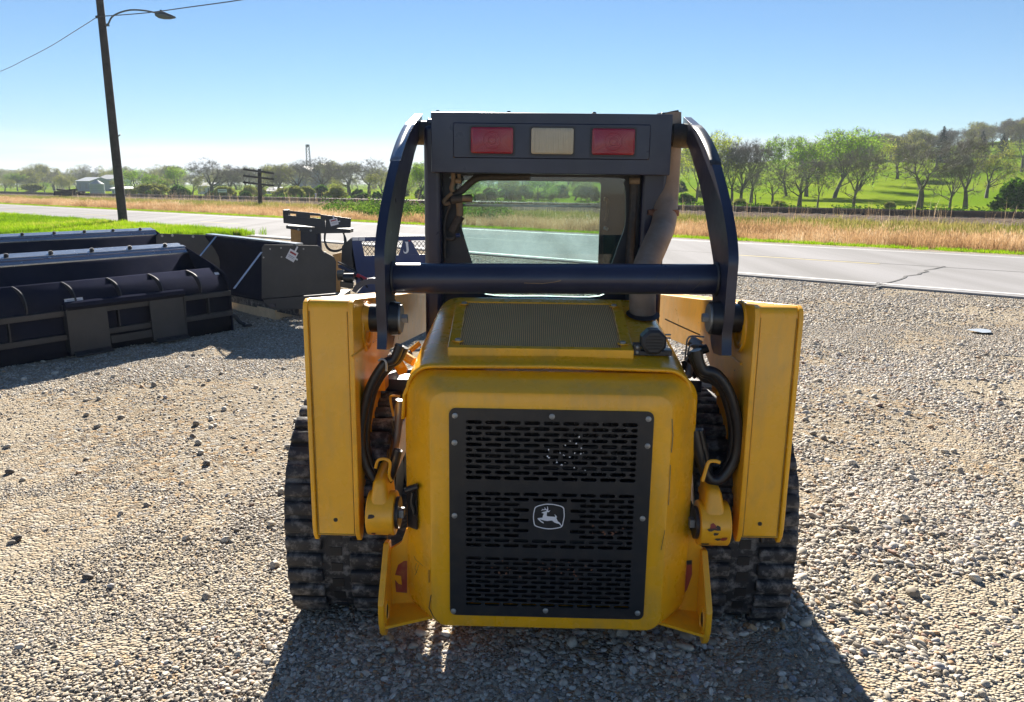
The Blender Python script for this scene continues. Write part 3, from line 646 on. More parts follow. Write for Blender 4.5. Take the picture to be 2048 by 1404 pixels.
mb = MB(); mb.loft([[E(p.x, p.y, .0030) for p in sh_out + sh_out[:1]], [E(p.x, p.y, .0030) for p in sh_in + sh_in[:1]]]); mb.build('emblem_border', M['white_print'], gr_o, smooth=None)
deer = [(560, 590), (600, 570), (740, 525), (762, 492), (735, 478), (640, 480), (545, 502), (540, 490), (592, 465), (575, 430), (625, 450), (692, 445), (665, 380), (690, 370), (735, 450), (768, 455), (785, 400), (775, 335), (795, 325), (820, 400), (825, 470), (805, 510), (850, 505), (910, 490), (870, 540), (830, 570), (785, 560), (770, 640), (765, 710), (800, 740), (900, 748), (1040, 752), (1088, 765), (1110, 740), (1095, 690), (1070, 640), (1130, 690), (1165, 730), (1185, 775), (1150, 795), (1180, 850), (1215, 940), (1300, 1000), (1385, 1130), (1365, 1150), (1270, 1050), (1180, 1030), (1090, 1000), (990, 915), (880, 925), (800, 940), (700, 930), (600, 900), (490, 875), (560, 945), (640, 995), (660, 1030), (640, 1045), (540, 990), (450, 910), (395, 850), (430, 825), (600, 803), (610, 740), (640, 660), (650, 630), (580, 605)]
mb = MB(); mb.prism([E(x, y, .0030) for x, y in deer], (0, -.0006, 0)); mb.build('leaping_deer', M['white_print'], gr_o, smooth=None)
# radiator core seen through the slots: fins, hoses and dusty lumps
mb = MB(); mb.box(((gx0 + gx1) / 2, 0.12, (gz0 + gz1) / 2), (gx1 - gx0 + .1, .02, gz1 - gz0 + .06))
for k in range(26):
    x = gx0 + .03 + (gx1 - gx0 - .06) * k / 25; mb.box((x, .094, (gz0 + gz1) / 2), (.005, .03, gz1 - gz0 - .05))
mb.build('radiator', M['core'], LD, smooth=None)
mb = MB()
for k in range(9):
    z = gz0 + .06 + .068 * k; mb.cyl((gx0 + .06, .055, z), (gx1 - .06, .055, z + random.uniform(-.01, .01)), .010, 8)
mb.build('cooler_pipes', M['core'], LD)

# --- hood shell with its rounded rear arch
hw0 = (L(1394, 790, .11).x - L(803, 790, .11).x) / 2; hc = (L(1394, 790, .11).x + L(803, 790, .11).x) / 2
hz_a, hz_b = L(1100, 734, .11).z, L(1100, 601, .86).z
def arch(y, zt, w, drop, r_=0.10, c=hc):
    pts = [(c - w, y, zt - drop), (c - w + .006, y, zt - drop * 0.55)]
    for k in range(9): an = R(180 - 90 * k / 8); pts.append((c - w + .018 + r_ + r_ * math.cos(an), y, zt - r_ + r_ * math.sin(an)))
    q = [(2 * c - p[0], p[1], p[2]) for p in reversed(pts)]
    return pts + [(c, y, zt + .006)] + q
rows = [arch(.105, hz_a - .004, hw0, .19, .088), arch(.11, hz_a, hw0 + .003, .195, .09), arch(.13, hz_a + .004, hw0 + .003, .20, .09)]
for k in range(1, 7):
    t = k / 6; rows.append(arch(.13 + .75 * t, hz_a + .004 + (hz_b - hz_a) * t ** 0.9, hw0 + .003 - 0.015 * t, .20 + .12 * t, .09 + .01 * t))
hood = MB(); hood.strip(rows); hood_o = hood.build('hood', M['yellow'], LD, smooth=40, solid=.012)
def hood_z(y): return hz_a + .004 + (hz_b - hz_a) * max(0, (y - .13) / .75) ** 0.9
# screen panel on top
c = [L(895, 700, .19), L(1268, 700, .19), L(1242, 596, .80), L(914, 594, .80)]
sx0, sx1 = c[0].x, c[1].x; bx0, bx1 = c[3].x, c[2].x
sz0, sz1 = hood_z(.19) + .030, hood_z(.80) + .022
def SP(u, v, dz=0.0):  # u across, v from rear to cab
    x = (sx0 + (sx1 - sx0) * u) * (1 - v) + (bx0 + (bx1 - bx0) * u) * v
    return Vector((x, .19 + .61 * v, sz0 + (sz1 - sz0) * v + dz))
fr = MB()
outer = [SP(0, 0), SP(1, 0), SP(1, 1), SP(0, 1)]; inner = [SP(.062, .045), SP(.938, .045), SP(.938, .92), SP(.062, .92)]
low = [Vector((p.x, p.y, hood_z(p.y) - .012)) for p in outer]; inl = [p - Vector((0, 0, .010)) for p in inner]
fr.loft([[*low], [*outer], [*inner], [*inl]])
fr_o = fr.build('screen_frame', M['yellow'], LD, smooth=None, bevel=.003)
mb = MB(); mb.add([p + Vector((0, 0, .0035)) for p in inl], [(0, 1, 2, 3)]); mb.build('screen_mesh', M['screen'], fr_o, smooth=None)
for u, v in ((.052, .10), (.948, .10), (.052, .84), (.948, .84)):
    p = SP(u, v, .001); mb = MB(); mb.cyl(p, p + Vector((0, 0, .0035)), .020, 14); mb.build('screen_tab', M['yellow'], fr_o)
    bolt(fr_o, p + Vector((0, 0, .004)), .0115, .007, (0, 0, 1))
# reversing alarm
ap = L(1305, 712, .20); az = hood_z(.22)
al = empty('backup_alarm'); al.parent = LD
ax = L(1306, 690, .22).x
mb = MB(); oc = [(ax + .047 * math.cos(R(22.5 + 45 * k)), .215, az + .052 + .047 * math.sin(R(22.5 + 45 * k))) for k in range(8)]
mb.loft([[(ax + (p[0] - ax) * .8, .196, az + .052 + (p[2] - az - .052) * .8) for p in oc], [(p[0], .203, p[2]) for p in oc], [(p[0], .255, p[2]) for p in oc], [(ax + (p[0] - ax) * .7, .275, az + .052 + (p[2] - az - .052) * .7) for p in oc]], True, True)
mb.box((ax, .235, az + .010), (.10, .05, .016)); mb.box((ax - .056, .232, az + .022), (.024, .04, .040)); mb.box((ax + .052, .232, az + .012), (.03, .04, .020))
al_b = mb.build('alarm_body', M['black_dull'], al, smooth=30, bevel=.002)
for k in range(5):
    z = az + .052 + (k - 2) * .011; w = math.sqrt(max(0, .031 ** 2 - (z - az - .052) ** 2)); mb = MB(); mb.box((ax, .1945, z), (2 * w, .003, .0045)); mb.build('alarm_slot', M['core'], al, smooth=None)
for q in (.014, .032): bolt(al, (ax - .056, .211, az + q), .006, .005)
for q in (.0, .012): mb = MB(); mb.cyl((ax + .044, .235, az + .062 + q), (ax + .063, .235, az + .062 + q), .003, 8); mb.build('alarm_terminal', M['steel'], al)

# --- chassis behind: engine bay box, lower wings, bottom plate
mb = MB(); mb.hexa([(-.40, .23, .16), (.40, .23, .16), (.40, 1.9, .16), (-.40, 1.9, .16), (-.40, .23, .90), (.40, .23, .90), (.40, 1.9, .95), (-.40, 1.9, .95)]); mb.build('chassis', M['black_dull'], LD, smooth=None)
def mirror_pts(ps): return [(2 * hc - p[0], p[1], p[2]) for p in ps]
for sgn, name in ((-1, 'l'), (1, 'r')):
    if sgn < 0:
        wing = [L(779, 1098, .14), L(803, 1084, .14), L(812, 1058, .14), L(822, 1054, .14), L(868, 1100, .12), L(868, 1246, .10), L(800, 1252, .13), L(772, 1255, .13)]
    else:
        wing = [L(1408, 1100, .14), L(1374, 1050, .14), L(1366, 1045, .14), L(1318, 1100, .12), L(1318, 1246, .10), L(1400, 1262, .13), L(1414, 1262, .13)]
    mb = MB(); mb.prism([(p.x, .135, p.z) for p in wing], (0, .02, 0)); wg = mb.build('rear_wing', M['yellow_worn'], LD, smooth=None, bevel=.004)
    # faded red decal
    if sgn < 0: pat = [(790, 1150), (796, 1130), (808, 1122), (814, 1122), (814, 1186), (792, 1184), (790, 1160), (797, 1168), (804, 1170), (802, 1152)]
    else: pat = [(1358, 1128), (1384, 1124), (1384, 1150), (1374, 1180), (1364, 1192), (1354, 1194)]
    mb = MB(); mb.prism([L(x, y, .1335) for x, y in pat], (0, .001, 0)); mb.build('decal', M['red_patch'], wg, smooth=None)
    if sgn > 0:
        mb = MB(); mb.prism([L(x, y, .132) for x, y in ((1367, 1122), (1384, 1121), (1383, 1129), (1366, 1130))], (0, .002, 0)); mb.build('slot', M['core'], wg, smooth=None)
    # tie-down plate, edge towards the camera
    xt = (L(766, 1200, .03).x if sgn < 0 else L(1415, 1200, .03).x)
    zz = lambda py, y: L(1092, py, y).z
    prof = [(.16, zz(1085, .16)), (.12, zz(1093, .12)), (.09, zz(1120, .09)), (.01, zz(1196, .01)), (-.012, zz(1220, -.012)), (-.012, zz(1258, -.012)), (.006, zz(1275, .006)), (.03, zz(1280, .03)), (.06, zz(1268, .06)), (.16, zz(1232, .16))]
    mb = MB(); mb.prism([(xt - .011, y, z) for y, z in prof], (.022, 0, 0)); td = mb.build('tie_down_plate', M['yellow_worn'], LD, smooth=30, bevel=.006, seg=3)
    mb = MB(); hzc = zz(1232, .035)
    mb.tube([(xt - sgn * .0125, .035 + .028 * math.cos(a), hzc + .045 * math.sin(a)) for a in np.linspace(0, 2 * math.pi, 20, endpoint=False)], .004, 6, closed=True); mb.build('tie_down_eye', M['yellow_worn'], td)
    mb = MB(); mb.cyl((xt - sgn * .0118, .035, hzc), (xt - sgn * .0113, .035, hzc), .026, 18); mb.build('eye_hole', M['core'], td, smooth=None)
    # bottom shelf between plate and door
    xin = (fx0 + .03 if sgn < 0 else fx1 - .03); mb = MB(); z0 = zz(1247, .05)
    mb.prism([(xt, .0, z0 - .012), (xt, .16, z0 + .004), (xin, .16, z0 + .022), (xin, .05, z0 + .016)], (0, 0, .010)); mb.build('bottom_shelf', M['yellow_worn'], LD, smooth=None)
# pencil-thin wear marks on the left flank
def scrape(pts, y, r, mat='chip', parent=None):
    mb = MB(); mb.tube([L(px, py, y) for px, py in pts], r, 5); mb.build('scrape', M[mat], parent or door_o)

for pts, r_ in (([(1344, 838), (1346, 870), (1343, 905)], .0018), ([(1341, 930), (1339, 975), (1337, 1010)], .0015), ([(862, 1190), (858, 1215), (866, 1232), (880, 1247)], .0016), ([(1216, 1245), (1222, 1256), (1226, 1262)], .0016), ([(858, 1140), (858, 1165)], .0016), ([(930, 1256), (980, 1257), (1030, 1258)], .0014), ([(1150, 1257), (1230, 1258), (1280, 1256)], .0016)):
    scrape(pts, 0.004 if pts[0][0] not in (858,) else 0.008, r_, 'chip' if pts[0][1] > 1000 else 'tan_dust')
scrape([(1330, 1060), (1322, 1100)], -0.0008, .0010, 'chip')
for pts in ([(828, 1112), (832, 1120), (837, 1124), (846, 1132)], [(833, 1126), (830, 1136), (834, 1146)], [(838, 1128), (835, 1140), (830, 1150)]): scrape(pts, .018, .0008, 'chip')
rc = random.Random(21); mbw, mbr = MB(), MB()
for k in range(22):
    px, py = rc.gauss(1128, 26), rc.gauss(913, 17); p = L(px, py, -.0068); w = rc.uniform(.0012, .0036); mbw.add([(p.x + w * math.cos(a) * rc.uniform(.5, 1.2), p.y, p.z + w * math.sin(a) * rc.uniform(.5, 1.2)) for a in (0, 1.05, 2.1, 3.14, 4.2, 5.2)], [(0, 1, 2, 3, 4, 5)])
for k in range(40):
    px, py = rc.choice([(1085, 1140, 40), (1018, 1135, 10), (1220, 1060, 14), (1150, 1145, 20)])[0:2]; px += rc.gauss(0, 22); py += rc.gauss(0, 9); p = L(px, py, -.0068); w = rc.uniform(.002, .005); mbr.add([(p.x + w * math.cos(a) * rc.uniform(.5, 1.2), p.y, p.z + w * math.sin(a) * rc.uniform(.5, 1.2)) for a in (0, 1.05, 2.1, 3.14, 4.2, 5.2)], [(0, 1, 2, 3, 4, 5)])
tag(mbw.build('chip_specks', M['white_print'], gr_o, smooth=None), kind='stuff'); tag(mbr.build('rust_specks', M['rust'], gr_o, smooth=None), kind='stuff')

# --- lift arms (towers and booms)
ARM = {}
for sgn in (-1, 1):
    if sgn < 0: xo, xi = L(620, 850, .08).x, L(708, 850, .08).x; topy, boty, lipy = 600, 1072, 1086
    else: xo, xi = L(1583, 850, .08).x, L(1498, 850, .08).x; topy, boty, lipy = 613, 1078, 1092
    cxp = 660 if sgn < 0 else 1555
    zt, zb, zl = L(cxp, topy, .08).z, L(cxp, boty, .08).z, L(cxp, lipy, .08).z
    ar = empty('lift_arm'); ar.parent = LD; ARM[sgn] = (xo, xi, zt, zb)
    def side(x, w):
        pr = [(.085, zl + .03), (.078, zl + .06), (.078, zt - .035), (.088, zt - .01), (.113, zt), (1.0, zt - .110), (2.15, zt - .25), (2.35, zt - .42), (2.30, zt - .54), (2.05, zt - .47), (.75, zt - .31), (.55, zt - .37), (.46, zb + .28), (.30, zb + .12), (.16, zl + .03), (.125, zl + .004), (.105, zl)]
        m2 = MB(); m2.prism([(x - w / 2, y, z) for y, z in pr], (w, 0, 0)); return m2
    side(xo, .016).build('side_plate', M['yellow'], ar, smooth=30, bevel=.004, seg=2)
    inn = side(xi, .018).build('side_plate', M['yellow_worn'], ar, smooth=30, bevel=.004, seg=2)
    lo, hi = min(xo, xi) + .009, max(xo, xi) - .009
    mb = MB(); mb.strip([[(lo, .088, z), (hi, .088, z)] for z in (zb, zt - .03)] + [[(lo, .095, zt - .012), (hi, .095, zt - .012)], [(lo, .118, zt - .004), (hi, .118, zt - .004)], [(lo, 1.0, zt - .114), (hi, 1.0, zt - .114)], [(lo, 2.15, zt - .254), (hi, 2.15, zt - .254)]])
    mb.build('rear_plate', M['yellow'], ar, smooth=50)
    for xq in (lo + .003, hi - .003):
        mb = MB(); mb.tube([(xq, .0875, zb + .004), (xq, .0875, (zb + zt) / 2), (xq, .0875, zt - .04)], .0022, 5); mb.build('dirt_seam', M['grime'], ar)
    mb = MB(); mb.tube([(lo, .0875, zb + .004), (hi, .0875, zb + .004)], .0025, 5); mb.build('dirt_seam', M['grime'], ar)
    mb = MB(); mb.strip([[(lo, .088, zb), (hi, .088, zb)], [(lo, .30, zb + .13), (hi, .30, zb + .13)], [(lo, .55, zt - .38), (hi, .55, zt - .38)]]); mb.build('inner_plate', M['yellow'], ar, smooth=50)
    hp = L(671 if sgn < 0 else 1520, 1040 if sgn < 0 else 1048, .086); mb = MB(); mb.cyl((hp.x, .0865, hp.z), (hp.x, .089, hp.z), .0075, 14); mb.build('drain_hole', M['core'], ar, smooth=None)
    # long weld bead across the inner face
    xs = xi + (-sgn) * .0105
    wpts = [Lx(702, 715, xs), Lx(735, 692, xs), Lx(765, 672, xs)] if sgn < 0 else [Lx(1482, 728, xs), Lx(1466, 716, xs), Lx(1440, 700, xs)]
    mb = MB(); mb.tube(wpts, .0045, 6); mb.build('weld_bead', M['yellow_worn'], ar)
    # wear ring where the link pin enters
    pc = Lx(726, 660, xs) if sgn < 0 else Lx(1491, 660, xs)
    for rr_ in (.075, .055):
        mb = MB(); mb.tube([(xs, pc.y + .07 + rr_ * math.cos(a), pc.z + rr_ * 1.15 * math.sin(a)) for a in np.linspace(0, 2 * math.pi, 26, endpoint=False)], .007, 8, closed=True); mb.build('pin_collar', M['yellow_worn'], ar)

# --- black curved rear links, their pivots and the cross tube
xL, xR = -0.598, 0.600
def link_prof(x, rear_px):
    rear = [Lx(px, py, x) for px, py in rear_px]
    return [(p.y, p.z) for p in rear]
RP = {-1: [(819, 229), (803, 262), (790, 300), (779, 350), (768, 410), (757, 470), (748, 530), (746, 570), (747, 620), (749, 668), (753, 710)],
      1: [(1366, 238), (1393, 268), (1413, 305), (1433, 352), (1450, 410), (1465, 470), (1476, 520), (1480, 560), (1480, 610), (1477, 660), (1470, 712)]}
yz = np.array(link_prof(xL, RP[-1]) + link_prof(xR, RP[1])); yz[:, 0] = np.clip(yz[:, 0], .16, 1.45)
cf = np.polyfit(yz[:, 1], yz[:, 0], 5); z_hi, z_lo = yz[:, 1].max(), yz[:, 1].min()
zs_ = np.linspace(z_hi, z_lo, 14); rear_fit = [(float(np.polyval(cf, z)), float(z)) for z in zs_]
LK = {}
for sgn in (-1, 1):
    x = xL if sgn < 0 else xR; rear = [(max(.165, y), z) for y, z in rear_fit]
    rs = spline([(0, y, z) for y, z in rear], 4); m_ = len(rs)
    front = []
    for i, p in enumerate(rs):
        t = i / (m_ - 1); a = rs[max(0, i - 1)]; b = rs[min(m_ - 1, i + 1)]; tg = (b - a).normalized(); nr = Vector((0, -tg.z, tg.y))
        if nr.y < 0: nr = -nr
        wd = 0.10 + 0.10 * math.sin(min(1, t * 1.1) * math.pi) + 0.06 * float(sstep((t - .45) / .4))
        if t > .88: wd = wd * math.sqrt(max(0, 1 - ((t - .88) / .12) ** 2)) + .03
        if t < .10: wd = wd * (.45 + .55 * math.sqrt(t / .10))
        front.append(p + nr * wd)
    poly = [(x, p.y, p.z) for p in rs] + [(x, p.y, p.z) for p in reversed(front)]
    mb = MB(); mb.prism([(q[0] - .017, q[1], q[2]) for q in poly], (.034, 0, 0)); lk = mb.build('rear_link', M['black'], LD, smooth=30, bevel=.003); LK[sgn] = rs
    # layered repair plate near the top of the rear edge
    up = rs[:16]; mb = MB(); mb.strip([[(x - .020, p.y - .003, p.z), (x + .020, p.y - .003, p.z)] for p in up[3:14]]); mb.build('edge_strip', M['edge_steel' if sgn < 0 else 'black_dull'], lk, smooth=30, solid=.006)
    # upper pivot boss to the cab
    tp = rs[2]; cx_ = -sgn
    mb = MB(); y_, z_ = tp.y + .06, tp.z - .055
    mb.cyl((x, y_, z_), (x + cx_ * .075, y_, z_), .052, 20); mb.cyl((x + cx_ * .075, y_, z_), (x + cx_ * .10, y_, z_), .045, 20); mb.build('upper_pivot', M['dark_dust'], lk)
    mb = MB(); mb.cyl((x - cx_ * .032, y_, z_), (x - cx_ * .015, y_, z_), .03, 6); mb.build('pivot_nut', M['black_dull'], lk)
    # lower pivot: hub, pin with bolt head
    lp = Lx(768 if sgn < 0 else 1440, 656, x - sgn * .03); y_, z_ = lp.y, lp.z
    if sgn < 0: lp = Lx(762, 655, x); y_, z_ = lp.y + .10, lp.z + .015
    else: lp = Lx(1462, 655, x); y_, z_ = lp.y + .10, lp.z + .015
    mb = MB(); mb.cyl((x - cx_ * .055, y_, z_), (x - cx_ * .017, y_, z_), .050, 22); mb.cyl((x + cx_ * .017, y_, z_), (x + cx_ * .050, y_, z_), .062, 22, .058); hb = mb.build('lower_pivot', M['hose'], lk)
    mb = MB(); mb.cyl((x + cx_ * .050, y_, z_), (x + cx_ * .057, y_, z_), .050, 22); mb.build('pin_washer', M['steel'], lk)
    mb = MB(); mb.cyl((x + cx_ * .057, y_, z_), (x + cx_ * .077, y_, z_), .017, 6); mb.build('pin_bolt', M['steel'], lk)
    # bracket from arm to link pin
    mb = MB(); xi = ARM[sgn][1]
    mb.cyl((xi, y_, z_), (x - cx_ * .05, y_, z_), .058, 20, .045); mb.build('pin_boss', M['yellow_worn'], LD)
ta, tb = L(764, 557, .30), L(1460, 560, .30); tz = (ta.z + tb.z) / 2
mb = MB(); mb.cyl((xL + .014, .315, ta.z), (xR - .014, .315, tb.z), .0545, 36); xt_o = mb.build('cross_tube', M['black'], LD)
for sgn, x in ((-1, xL), (1, xR)):
    z_ = ta.z if sgn < 0 else tb.z
    mb = MB(); mb.tube([(x - sgn * .020, .315 + .056 * math.cos(a), z_ + .056 * math.sin(a)) for a in np.linspace(0, 2 * math.pi, 28, endpoint=False)], .006, 6, closed=True); mb.build('weld_bead', M['black_dull'], xt_o)
mb = MB(); mb.tube([L(1048, 566, .2608), L(1085, 567, .2608), L(1108, 564, .2608), L(1122, 561, .261)], .0016, 5); mb.build('scratch', M['tan_dust'], xt_o)
for (a, b) in (((1300, 574), (1316, 548)), ((1328, 580), (1346, 556)), ((1352, 577), (1360, 552)), ((1385, 580), (1405, 560))):
    mb = MB(); mb.tube([L(*a, .2608), L((a[0] + b[0]) / 2 + 2, (a[1] + b[1]) / 2, .2595), L(*b, .2608)], .0007, 4); mb.build('scratch', M['dark_dust'], xt_o)

# --- cab frame: posts, roof, light panel, glass
CY = 0.93
lx0, lx1 = L(862, 290, CY).x, L(1343, 290, CY).x; lz1, lz0 = L(1100, 226, CY).z, L(1100, 348, CY).z
lp_o = MB(); lp_o.box(((lx0 + lx1) / 2, CY + .05, (lz0 + lz1) / 2), (lx1 - lx0, .10, lz1 - lz0)); lp_o = lp_o.build('light_panel', M['black'], LD, bevel=.004)
ix0, ix1 = L(906, 290, CY).x, L(1300, 290, CY).x; iz1, iz0 = L(1100, 247, CY).z, L(1100, 318, CY).z
mb = MB(); mb.loft([rrect(ix0, ix1, iz0, iz1, .006, CY - .001), rrect(ix0 + .004, ix1 - .004, iz0 + .004, iz1 - .004, .006, CY - .006)], False, True); mb.build('lamp_plate', M['black'], lp_o, smooth=None)
for nm, a, b, mk, lab in (('tail_lamp', 942, 1027, 'lens_red', 'red tail lamp'), ('work_lamp', 1062, 1147, 'lens_white', 'yellowed clear reversing lamp'), ('tail_lamp', 1183, 1269, 'lens_red', 'red tail lamp')):
    q0, q1 = L(a, 283, CY).x, L(b, 283, CY).x; z1, z0 = L(1100, 256, CY).z, L(1100, 309, CY).z; cx_ = (q0 + q1) / 2; cz_ = (z0 + z1) / 2
    mb = MB(); rr0 = lambda e, y: rrect(q0 - cx_ - e, q1 - cx_ + e, z0 - cz_ - e, z1 - cz_ + e, .010, y)
    mb.loft([rr0(.006, -.004), rr0(.006, -.012), rr0(0, -.012)], True, False); hs = mb.build('lamp_bezel', M['black_dull'], lp_o, smooth=None); hs.location = (cx_, CY - .002, cz_)
    mb = MB(); mb.loft([rr0(-.001, -.012), rr0(-.001, -.018), rr0(-.007, -.022)], False, True); 
    if nm == 'tail_lamp':
        for rr_ in (.016, .036):
            mb.tube([(rr_ * math.cos(a_), -.0225, min(.040, max(-.040, rr_ * math.sin(a_)))) for a_ in np.linspace(0, 2 * math.pi, 28, endpoint=False)], .0008, 5, closed=True)
    else:
        for k in range(17): mb.box(((k - 8) * .0098, -.0225, 0), (.004, .003, .082))
        mb.box((0, -.0225, .010), (.17, .0035, .0025))
    ln = mb.build(nm, M[mk], lp_o, smooth=30); ln.location = (cx_, CY - .002, cz_)
for px in (873, 1017, 1190, 1330): bolt(lp_o, (L(px, 226, CY).x, CY + .045, lz1), .010, .010, (0, 0, 1), 'black_dull')
cab = empty('cab'); cab.parent = LD
pxl0, pxl1 = L(848, 450, CY + .06).x, L(882, 450, CY + .06).x; pxr0, pxr1 = L(1282, 450, CY + .12).x, L(1345, 450, CY + .12).x
zfl = hood_z(.86) - .25
mb = MB(); mb.box(((pxl0 + pxl1) / 2, CY + .12, (zfl + lz1 - .05) / 2), (pxl1 - pxl0, .11, lz1 - .05 - zfl)); mb.build('rear_post', M['black'], cab, bevel=.022, seg=4)
mb = MB(); mb.box(((pxr0 + pxr1) / 2 - .02, CY + .16, (zfl + lz1 - .05) / 2), (pxr1 - pxr0 - .03, .11, lz1 - .05 - zfl)); mb.build('rear_post', M['black'], cab, bevel=.02, seg=4)
cx0, cx1 = pxl0 + .0, pxr1 - .02
FY = 2.02
for x in (cx0 + .03, cx1 - .03):
    mb = MB(); mb.box((x, FY, (zfl + lz1 - .06) / 2), (.06, .07, lz1 - .06 - zfl)); mb.build('front_post', M['black'], cab, bevel=.01)
mb = MB(); mb.hexa([(cx0 + .01, CY + .10, lz1 - .10), (cx1 - .01, CY + .10, lz1 - .10), (cx1 - .01, FY + .04, lz1 - .10), (cx0 + .01, FY + .04, lz1 - .10), (cx0 + .01, CY + .10, lz1 - .02), (cx1 - .01, CY + .10, lz1 - .02), (cx1 - .01, FY + .04, lz1 - .03), (cx0 + .01, FY + .04, lz1 - .03)]); mb.build('roof', M['black'], cab, bevel=.01)
# rear bulkhead plate with the shaped window opening (pixels on its plane)
BY = CY + .17
zz = lambda py: L(1068, py, BY).z; xx = lambda px, py=440: L(px, py, BY).x
open_px = spline([(912, 354, 0), (1080, 354, 0), (1236, 354, 0), (1248, 366, 0), (1252, 400, 0), (1250, 450, 0), (1236, 490, 0), (1212, 560, 0), (1200, 590, 0), (1080, 592, 0), (970, 590, 0), (955, 560, 0), (932, 490, 0), (918, 440, 0), (910, 400, 0), (906, 366, 0)], 4, True)
inner = [(xx(p.x, p.y), BY, zz(p.y)) for p in open_px]; cxm = sum(p[0] for p in inner) / len(inner); czm = sum(p[2] for p in inner) / len(inner)
x0_, x1_, z0_, z1_ = cx0 + .02, cx1 - .02, zfl, lz1 - .06
outerp = []
for p in inner:  # project radially on the rectangle
    dx, dz = p[0] - cxm, p[2] - czm; k = min((x1_ - cxm) / dx if dx > 1e-6 else ((x0_ - cxm) / dx if dx < -1e-6 else 9), (z1_ - czm) / dz if dz > 1e-6 else ((z0_ - czm) / dz if dz < -1e-6 else 9)); outerp.append((cxm + dx * k, BY, czm + dz * k))
mb = MB(); mb.loft([inner + inner[:1], outerp + outerp[:1]]); mb.loft([inner + inner[:1], [(p[0], p[1] + .025, p[2]) for p in inner + inner[:1]]]); mb.build('rear_bulkhead', M['black_dull'], cab, smooth=None)
mb = MB(); mb.add([(p[0], BY + .012, p[2]) for p in inner], [tuple(range(len(inner)))]); mb.build('rear_window', M['glass'], cab, smooth=None)
# side walls of the cab (dark perforated guards) with a small blue-tinted pane at right
for sgn, x in ((-1, cx0 + .035), (1, cx1 - .035)):
    mb = MB(); mb.hexa([(x - .01, BY + .05, zfl), (x + .01, BY + .05, zfl), (x + .01, FY, zfl), (x - .01, FY, zfl), (x - .01, BY + .05, lz1 - .09), (x + .01, BY + .05, lz1 - .09), (x + .01, FY, lz1 - .09), (x - .01, FY, lz1 - .09)])
    mb.build('side_guard', M['black_dull'], cab, smooth=None)
# front door frame and glass
fo = [L(x, y, FY) for x, y in ((924, 372), (932, 363), (1190, 362), (1199, 371), (1199, 640), (924, 640))]
mb = MB(); x0_, x1_ = cx0 + .05, cx1 - .05
fr_in = rrect(L(924, 450, FY).x, L(1199, 450, FY).x, zfl + .1, L(1060, 362, FY).z, .02, FY - .01); fr_out = rrect(x0_, x1_, zfl + .02, lz1 - .10, 1e-4, FY - .01)
mb.loft([fr_in + fr_in[:1], fr_out + fr_out[:1]]); mb.loft([fr_in + fr_in[:1], [(p[0], p[1] + .03, p[2]) for p in fr_in + fr_in[:1]]]); mb.build('front_frame', M['black_dull'], cab, smooth=None)
mb = MB(); mb.add([(p[0], FY + .005, p[2]) for p in fr_in], [tuple(range(len(fr_in)))]); mb.build('front_window', M['glass'], cab, smooth=None)
mb = MB(); mb.hexa([L(912, 413, 1.96), L(1200, 414, 1.96), L(1200, 414, 1.97), L(912, 413, 1.97), L(912, 408.5, 1.96), L(1200, 411, 1.96), L(1200, 411, 1.97), L(912, 408.5, 1.97)]); mb.build('window_bar', M['strap'], cab, smooth=None)
mb = MB(); mb.tube(spline([L(1208, 398, 1.9), L(1216, 402, 1.9), L(1214, 430, 1.9), L(1210, 442, 1.9)], 5), .010, 8); mb.build('grab_handle', M['tan_dust'], cab)
mb = MB(); mb.cyl(L(1208, 455, 1.5), L(1216, 459, 1.5), .009, 10); mb.build('latch_knob', M['steel'], cab)
mb = MB(); mb.tube([L(1215, 408, 1.91), L(1213, 440, 1.91)], .004, 6); mb.build('handle_rod', M['steel'], cab)
mb = MB(); mb.prism([L(1207, 470, 1.6), L(1243, 470, 1.6), L(1230, 520, 1.6), L(1206, 540, 1.6)], (0, .006, 0)); mb.build('side_pane', M['glass_blue'], cab, smooth=None)
# cab floor / rear deck under the glass
mb = MB(); mb.box(((cx0 + cx1) / 2, 1.45, zfl + .02), (cx1 - cx0 - .1, 1.1, .03)); mb.build('cab_floor', M['black_dull'], cab, smooth=None)
# dust-caked hoses and fittings left of the rear window
HY = CY + .12
def rod(name, pts, r, mat, y=HY, n=9, sp=6, par=cab):
    mb = MB(); mb.tube(spline([L(px, py, y) for px, py in pts], sp), r, n); return mb.build(name, M[mat], par)
rod('air_line', [(906, 346), (907, 362), (903, 376), (906, 384)], .010, 'tan_dust'); rod('air_line', [(918, 348), (919, 366)], .008, 'tan_dust')
rod('fitting', [(911, 362), (922, 362)], .011, 'tan_dust', HY - .01, sp=2)
rod('elbow', [(904, 386), (893, 396), (888, 404), (892, 408), (900, 406)], .009, 'tan_dust')
rod('valve', [(903, 400), (925, 398), (944, 396)], .017, 'dark_dust', HY - .02); rod('valve_tip', [(925, 396), (945, 398)], .013, 'tan_dust', HY - .03, sp=2)
rod('hose_neck', [(918, 400), (920, 420), (920, 432)], .016, 'tan_dust', HY); rod('hose_neck', [(921, 432), (913, 446), (904, 464)], .021, 'dark_dust', HY + .01)
rod('thin_hose', [(900, 410), (892, 432), (888, 458), (890, 476), (889, 500), (890, 516)], .007, 'dark_dust'); rod('upper_hose', [(905, 392), (925, 380), (945, 362), (962, 355), (1000, 354), (1060, 353)], .016, 'dark_dust', HY + .02)
rod('clip', [(889, 476), (903, 479), (910, 474)], .008, 'dark_dust'); b_o = rod('blue_connector', [(912, 471), (920, 470)], .009, 'navy', sp=2)
